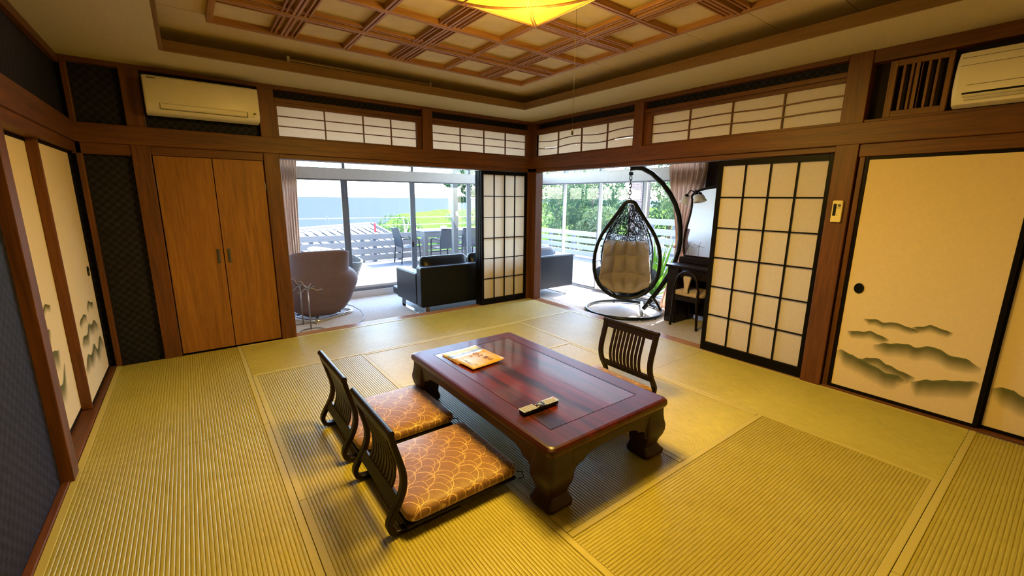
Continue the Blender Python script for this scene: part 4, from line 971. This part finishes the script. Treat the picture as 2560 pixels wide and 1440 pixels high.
# neighbouring roof below the deck
t = thing('neighbour_roof', 'white sunlit pitched roof of a lower building by the sea', 'roof', (0, 10.5, -3.0)); o = t.location
A = Vector((-6.5, 6.74, .35)); Bp = Vector((1.98, 12.495, .35)); dr = (Bp-A).normalized(); dn = Vector((dr.y, -dr.x, 0)); sl = Vector((dn.x, dn.y, -.42))
RW = plain('white_roof', srgb(98, 97, 96), .8, var=.06, spec=.1); RG = plain('roof_gap_grey', srgb(40, 43, 50), .7)
def slab(n, mt, a0, a1, s0, s1, h0, h1, par=None):
    up = Vector((0, 0, 1)); V = []
    for h in (h0, h1):
        for a, s in ((a0, s0), (a1, s0), (a1, s1), (a0, s1)): V.append(A+dr*a+sl*s+up*h)
    return MB(o).add(V, ((3,2,1,0),(4,5,6,7),(0,1,5,4),(1,2,6,5),(2,3,7,6),(3,0,4,7))).build(n, mt, par or t)
Lr = (Bp-A).length
slab('roof_deck', RG, 0, Lr, 0, 5, -.2, -.03)
k = 0; a = .1
while a < Lr: slab('roof_batten', RW, a, a+.26, .22, 4.9, -.03, .03); a += .36
for i, (s, h) in enumerate(((-.06, .05), (.08, .03), (.20, .012))): slab('ridge_course', RW if i != 1 else RG, 0, Lr+.05, s, s+.12, -.05, h)
slab('rake_board', RW, Lr-.02, Lr+.14, 0, 5, -.2, .07)
# lawn, cliff, sea
gl = NT('lawn_grass'); gl.set(Roughness=.9, Specular_IOR_Level=.0); gl.ln(gl.ramp(gl.noise(gl.coord(), 1.2, 6, .7), [(.3, srgb(55, 84, 28)), (.7, srgb(78, 106, 45))]), gl.p.inputs['Base Color'])
ln_ = MB(); 
def ground(u, v):
    x = -2+110*u; yy = 6.9+(33+.9*max(0, x-8)-6.9)*v if x > 3 else 6.9+(13+ (x+2)*2.6)*v
    zz = -1.0+.35*noise.noise(Vector((x*.12, yy*.12, 0)))*v+(.8*v**3 if x > 12 else 0)-3.5*max(0, 1-(x-2)/7)*(1 if x < 9 else 0)
    return Vector((x, yy, zz))
structure(ln_.grid(ground, 50, 24).build('lawn', gl.m, None, smooth=True), 'bright green lawn at the cliff edge above the sea')
structure(bx('ground', plain('garden_soil', srgb(120, 116, 84), .95), None, 5.7, -14, -1.4, 60, 12, -.9), 'ground of the leafy garden on the right of the deck')
sea = NT('sea_water'); _d = sea.new('BsdfDiffuse'); _g = sea.new('BsdfGlossy'); _m = sea.new('MixShader'); _m.inputs[0].default_value = .06; _g.inputs['Roughness'].default_value = .3
sea.ln(sea.ramp(sea.noise(sea.coord((.02, .06, 1)), 1.0, 6, .7), [(.3, (.0080, .0130, .0215)), (.7, (.0120, .0175, .027))]), _d.inputs[0])
sea.ln(_d.outputs[0], _m.inputs[1]); sea.ln(_g.outputs[0], _m.inputs[2]); sea.ln(_m.outputs[0], sea.out.inputs[0])
structure(MB().add([(-30000, 20, -22), (40000, 20, -22), (40000, 40000, -22), (-30000, 40000, -22)], ((0,1,2,3),)).build('sea', sea.m), 'blue sea stretching to the horizon')
structure(bx('ground', plain('far_ground', srgb(120, 120, 90), .95), None, -60, -60, -24, 90, 24, -4.0), 'ground around the house')
# clutter by the cliff
for p, h, lb in (((.22, 11.8, -1.4), 2.12, 'thin dark pole beside the white roof holding the cable'), ((2.1, 16, -1.4), 1.95, 'thinner dark pole farther off toward the sea')):
    t = thing('cable_pole', lb, 'pole', p); MB().tube([(0, 0, 0), (0, 0, h)], .022, 8).build('pole', ALUD, t)
for p, q, lb in (((-6, 13.4, .58), (12, 12.5, .55), 'upper white cable strung above the lawn'), ((3.0, 13.8, .2), (12, 13.3, .2), 'lower white cable strung above the lawn')):
    t = thing('cable', lb, 'cable', tuple((a+b)/2 for a, b in zip(p, q))); MB(t.location).tube([p, q], .013, 6).build('line', WHITE, t)
t = thing('red_hydrant', 'small red post beyond the white roof', 'post', (1.86, 11.6, -.6)); MB().lathe([(.032, 0), (.032, .96), (.042, .96), (.042, 1.02), (.02, 1.05), (.001, 1.06)], 12).build('post', plain('red_paint', srgb(214, 26, 40), .4), t, smooth=40)
def cloud(b, c, r, n, s, flat=1.0):
    c = Vector(c)
    for i in range(n):
        d = Vector((random.gauss(0, 1), random.gauss(0, 1), random.gauss(0, 1))).normalized()*random.uniform(.55, 1)**.5
        p = c+Vector((d.x*r[0], d.y*r[1], d.z*r[2])); q = Vector((random.gauss(0, 1), random.gauss(0, 1), random.gauss(0, 1)*.6+.4)).normalized()
        x = q.orthogonal().normalized(); y = q.cross(x); L_ = s*random.uniform(.6, 1.3); a = random.uniform(0, 6.3); X = x*cos(a)+y*sin(a); Y = (y*cos(a)-x*sin(a))*.45
        b.add([p-X*L_, p-Y*L_, p+X*L_, p+Y*L_], ((0, 1, 2, 3),))
def tree(name, label, cat, loc, h, blobs, lf, n=420, s=.10, group=None, r=.09, bend=.3):
    t = thing(name, label, cat, loc, 0, group)
    MB().tube([(0, 0, 0), (bend*.3, 0, h*.35), (bend, bend*.2, h*.75)], [r, r*.8, r*.5], 8).build('trunk', BARK, t, smooth=True)
    b = MB()
    for c, rr in blobs:
        cloud(b, c, rr, n, s)
        if name != 'shrub': MB().tube([(bend*.5, 0, h*.5), tuple(c)], [r*.4, r*.12], 6).build('branch', BARK, t, smooth=True)
    o = b.build('foliage', lf, t, kind='stuff'); return t
tree('pine_tree', 'wind-bent tree over the lawn with thin leafy branches reaching left', 'tree', (11.6, 19.5, -1.0), 4.6, [((-.9, .2, 4.2), (.7, .6, .35)), ((-1.9, 0, 3.3), (.7, .5, .3)), ((-.7, 0, 2.9), (.6, .6, .45)), ((.2, 0, 4.8), (.9, .8, .5)), ((-1.2, .1, 2.3), (.55, .4, .16))], LEAF[2], 150, .16, bend=.25)
tree('shrub', 'low green shrub on the lawn edge by the red post', 'shrub', (6.4, 21, -1.6), 1.2, [((0, 0, 1.3), (1.2, .9, .7)), ((1.0, .2, 1.0), (.9, .7, .5)), ((-.9, 0, .8), (.8, .6, .4))], LEAF[0], 260, .12)
tree('shrub', 'pale grassy shrub in the middle of the lawn edge', 'shrub', (15.5, 27, -1.2), 1.2, [((0, 0, 1.0), (2.4, 1, .7)), ((2.6, 0, 1.2), (2.2, 1, .8)), ((5, 1, 1.4), (2.2, 1, .9))], LEAF[1], 420, .16)
tree('shrub', 'dark low shrub just behind the deck table', 'shrub', (5.2, 12, -1.5), .8, [((0, 0, 1.05), (.55, .5, .35))], LEAF[2], 260, .09)
t = thing('bare_shrub', 'leafless driftwood-grey shrub by the left patio chair', 'shrub', (2.25, 9.7, -1.2))
for dx, dz, k in ((-.42, 1.55, .1), (.30, 1.75, -.12), (-.12, 1.95, .1), (.42, 1.35, .05), (-.30, 1.2, -.08)):
    MB().tube([(0, 0, 0), (dx*.35, 0, dz*.5), (dx*.6+k, .05, dz*.78), (dx+k, .08, dz)], [.045, .035, .022, .012], 6).build('branch', plain('bare_twig', srgb(196, 176, 158), .9) if 'bare_twig' not in bpy.data.materials else bpy.data.materials['bare_twig'], t, smooth=True)
def spiky(name, label, loc, n, L_, lf, h=0, cat='plant', w_=.035):
    t = thing(name, label, cat, loc)
    if h: MB().tube([(0, 0, 0), (.05, .03, h*.5), (0, 0, h)], [.10, .085, .08], 8).build('stem', BARK, t, smooth=True)
    first = None
    for i in range(n):
        a = i*2.4+random.uniform(-.2, .2); el = random.uniform(.5, 1.4) if h == 0 else random.uniform(-.5, 1.3); l = L_*random.uniform(.75, 1.1); V = []; rings = []
        d = Vector((cos(a), sin(a), 0)); sd = Vector((-sin(a), cos(a), 0))
        for k in range(7):
            u = k/6; p = d*(l*u*cos(el))+Vector((0, 0, h+l*u*sin(el)-.30*l*u*u*cos(el))); ww = w_*(1-u)**.8*(.6+1.6*u*(1-u))
            rings.append((p-sd*ww, p+Vector((0, 0, -.25*ww)), p+sd*ww))
        b = MB(); V = [q for r in rings for q in r]; b.add(V, [(3*k+j, 3*k+j+1, 3*k+j+4, 3*k+j+3) for k in range(6) for j in (0, 1)])
        b.build('leaf_blade', lf, t, smooth=True)
    return t
YUC = leaf('yucca_leaf', srgb(54, 90, 22), srgb(92, 124, 40))
spiky('yucca', 'bright green spiky plant outside the window beside the egg chair', (2.48, -.36, DZ+.02), 40, 1.1, YUC, 0, w_=.05)
spiky('yucca', 'tall spiky plant whose leaf tips show beside the tied curtain', (3.3, -.95, DZ), 26, .8, YUC, 1.35)
spiky('cabbage_palm', 'palm with long drooping fronds behind the grey deck post', (9.4, 15.5, -1.0), 60, 1.9, LEAF[1], 4.0, 'tree', .07)
for i, (x, y, s, lf, lb) in enumerate(((10.5, 11.0, 2.2, 0, 'leafy tree behind the corner post, farthest along the garden'), (9.4, 7.7, 1.9, 2, 'dark leafy tree left of the egg chair window'), (8.3, 6.2, 1.1, 1, 'pale young tree behind the low fence'), (9.8, 2.5, 1.9, 0, 'leafy tree just right of the brick house'),
      (8.8, -.2, 1.7, 2, 'dark leafy tree behind the taller fence'), (9.0, -2.6, 1.7, 1, 'pale leafy tree behind the taller fence'), (8.2, -4.9, 1.7, 0, 'leafy tree at the far right behind the tied curtain'), (14.0, 7.0, 3.0, 2, 'tall dark tree at the back of the garden'), (14.0, 1.0, 3.0, 0, 'tall leafy tree at the back of the garden, nearer the house wall'), (15, 14, 3.0, 1, 'tall pale tree at the back beyond the palm'))):
    bl = [((random.uniform(-.4, .4)*s, random.uniform(-.5, .5)*s, (.55+.42*k)*s*.8), (.62*s*random.uniform(.8, 1.1), .7*s*random.uniform(.8, 1.1), .45*s)) for k in range(4)]
    tree('garden_tree', lb, 'tree', (x, y, -.92), 1.6*s, bl, LEAF[lf], 1100, .075+.03*(s > 2.5), 'trees beyond the deck fence')
t = thing('brick_house', 'pinkish brick house wall glimpsed through the garden trees', 'house', (8.9, 5.02, -.9))
BR = plain('pink_brick', srgb(148, 120, 110), .85, var=.12, scale=3); bx('wall_core', plain('mortar', srgb(120, 100, 92), .9), t, .02, -.33, 0, .3, .33, 4.2)
for r in range(46):
    for c in range(4):
        y0 = -.60+c*.34+(.17 if r % 2 else 0)-.08
        y0, y1 = max(-.33, y0), min(.33, y0+.33)
        if y1-y0 > .05: bx('brick', BR, t, -.02, y0, 1.2+r*.065, .03, y1, 1.2+r*.065+.056)
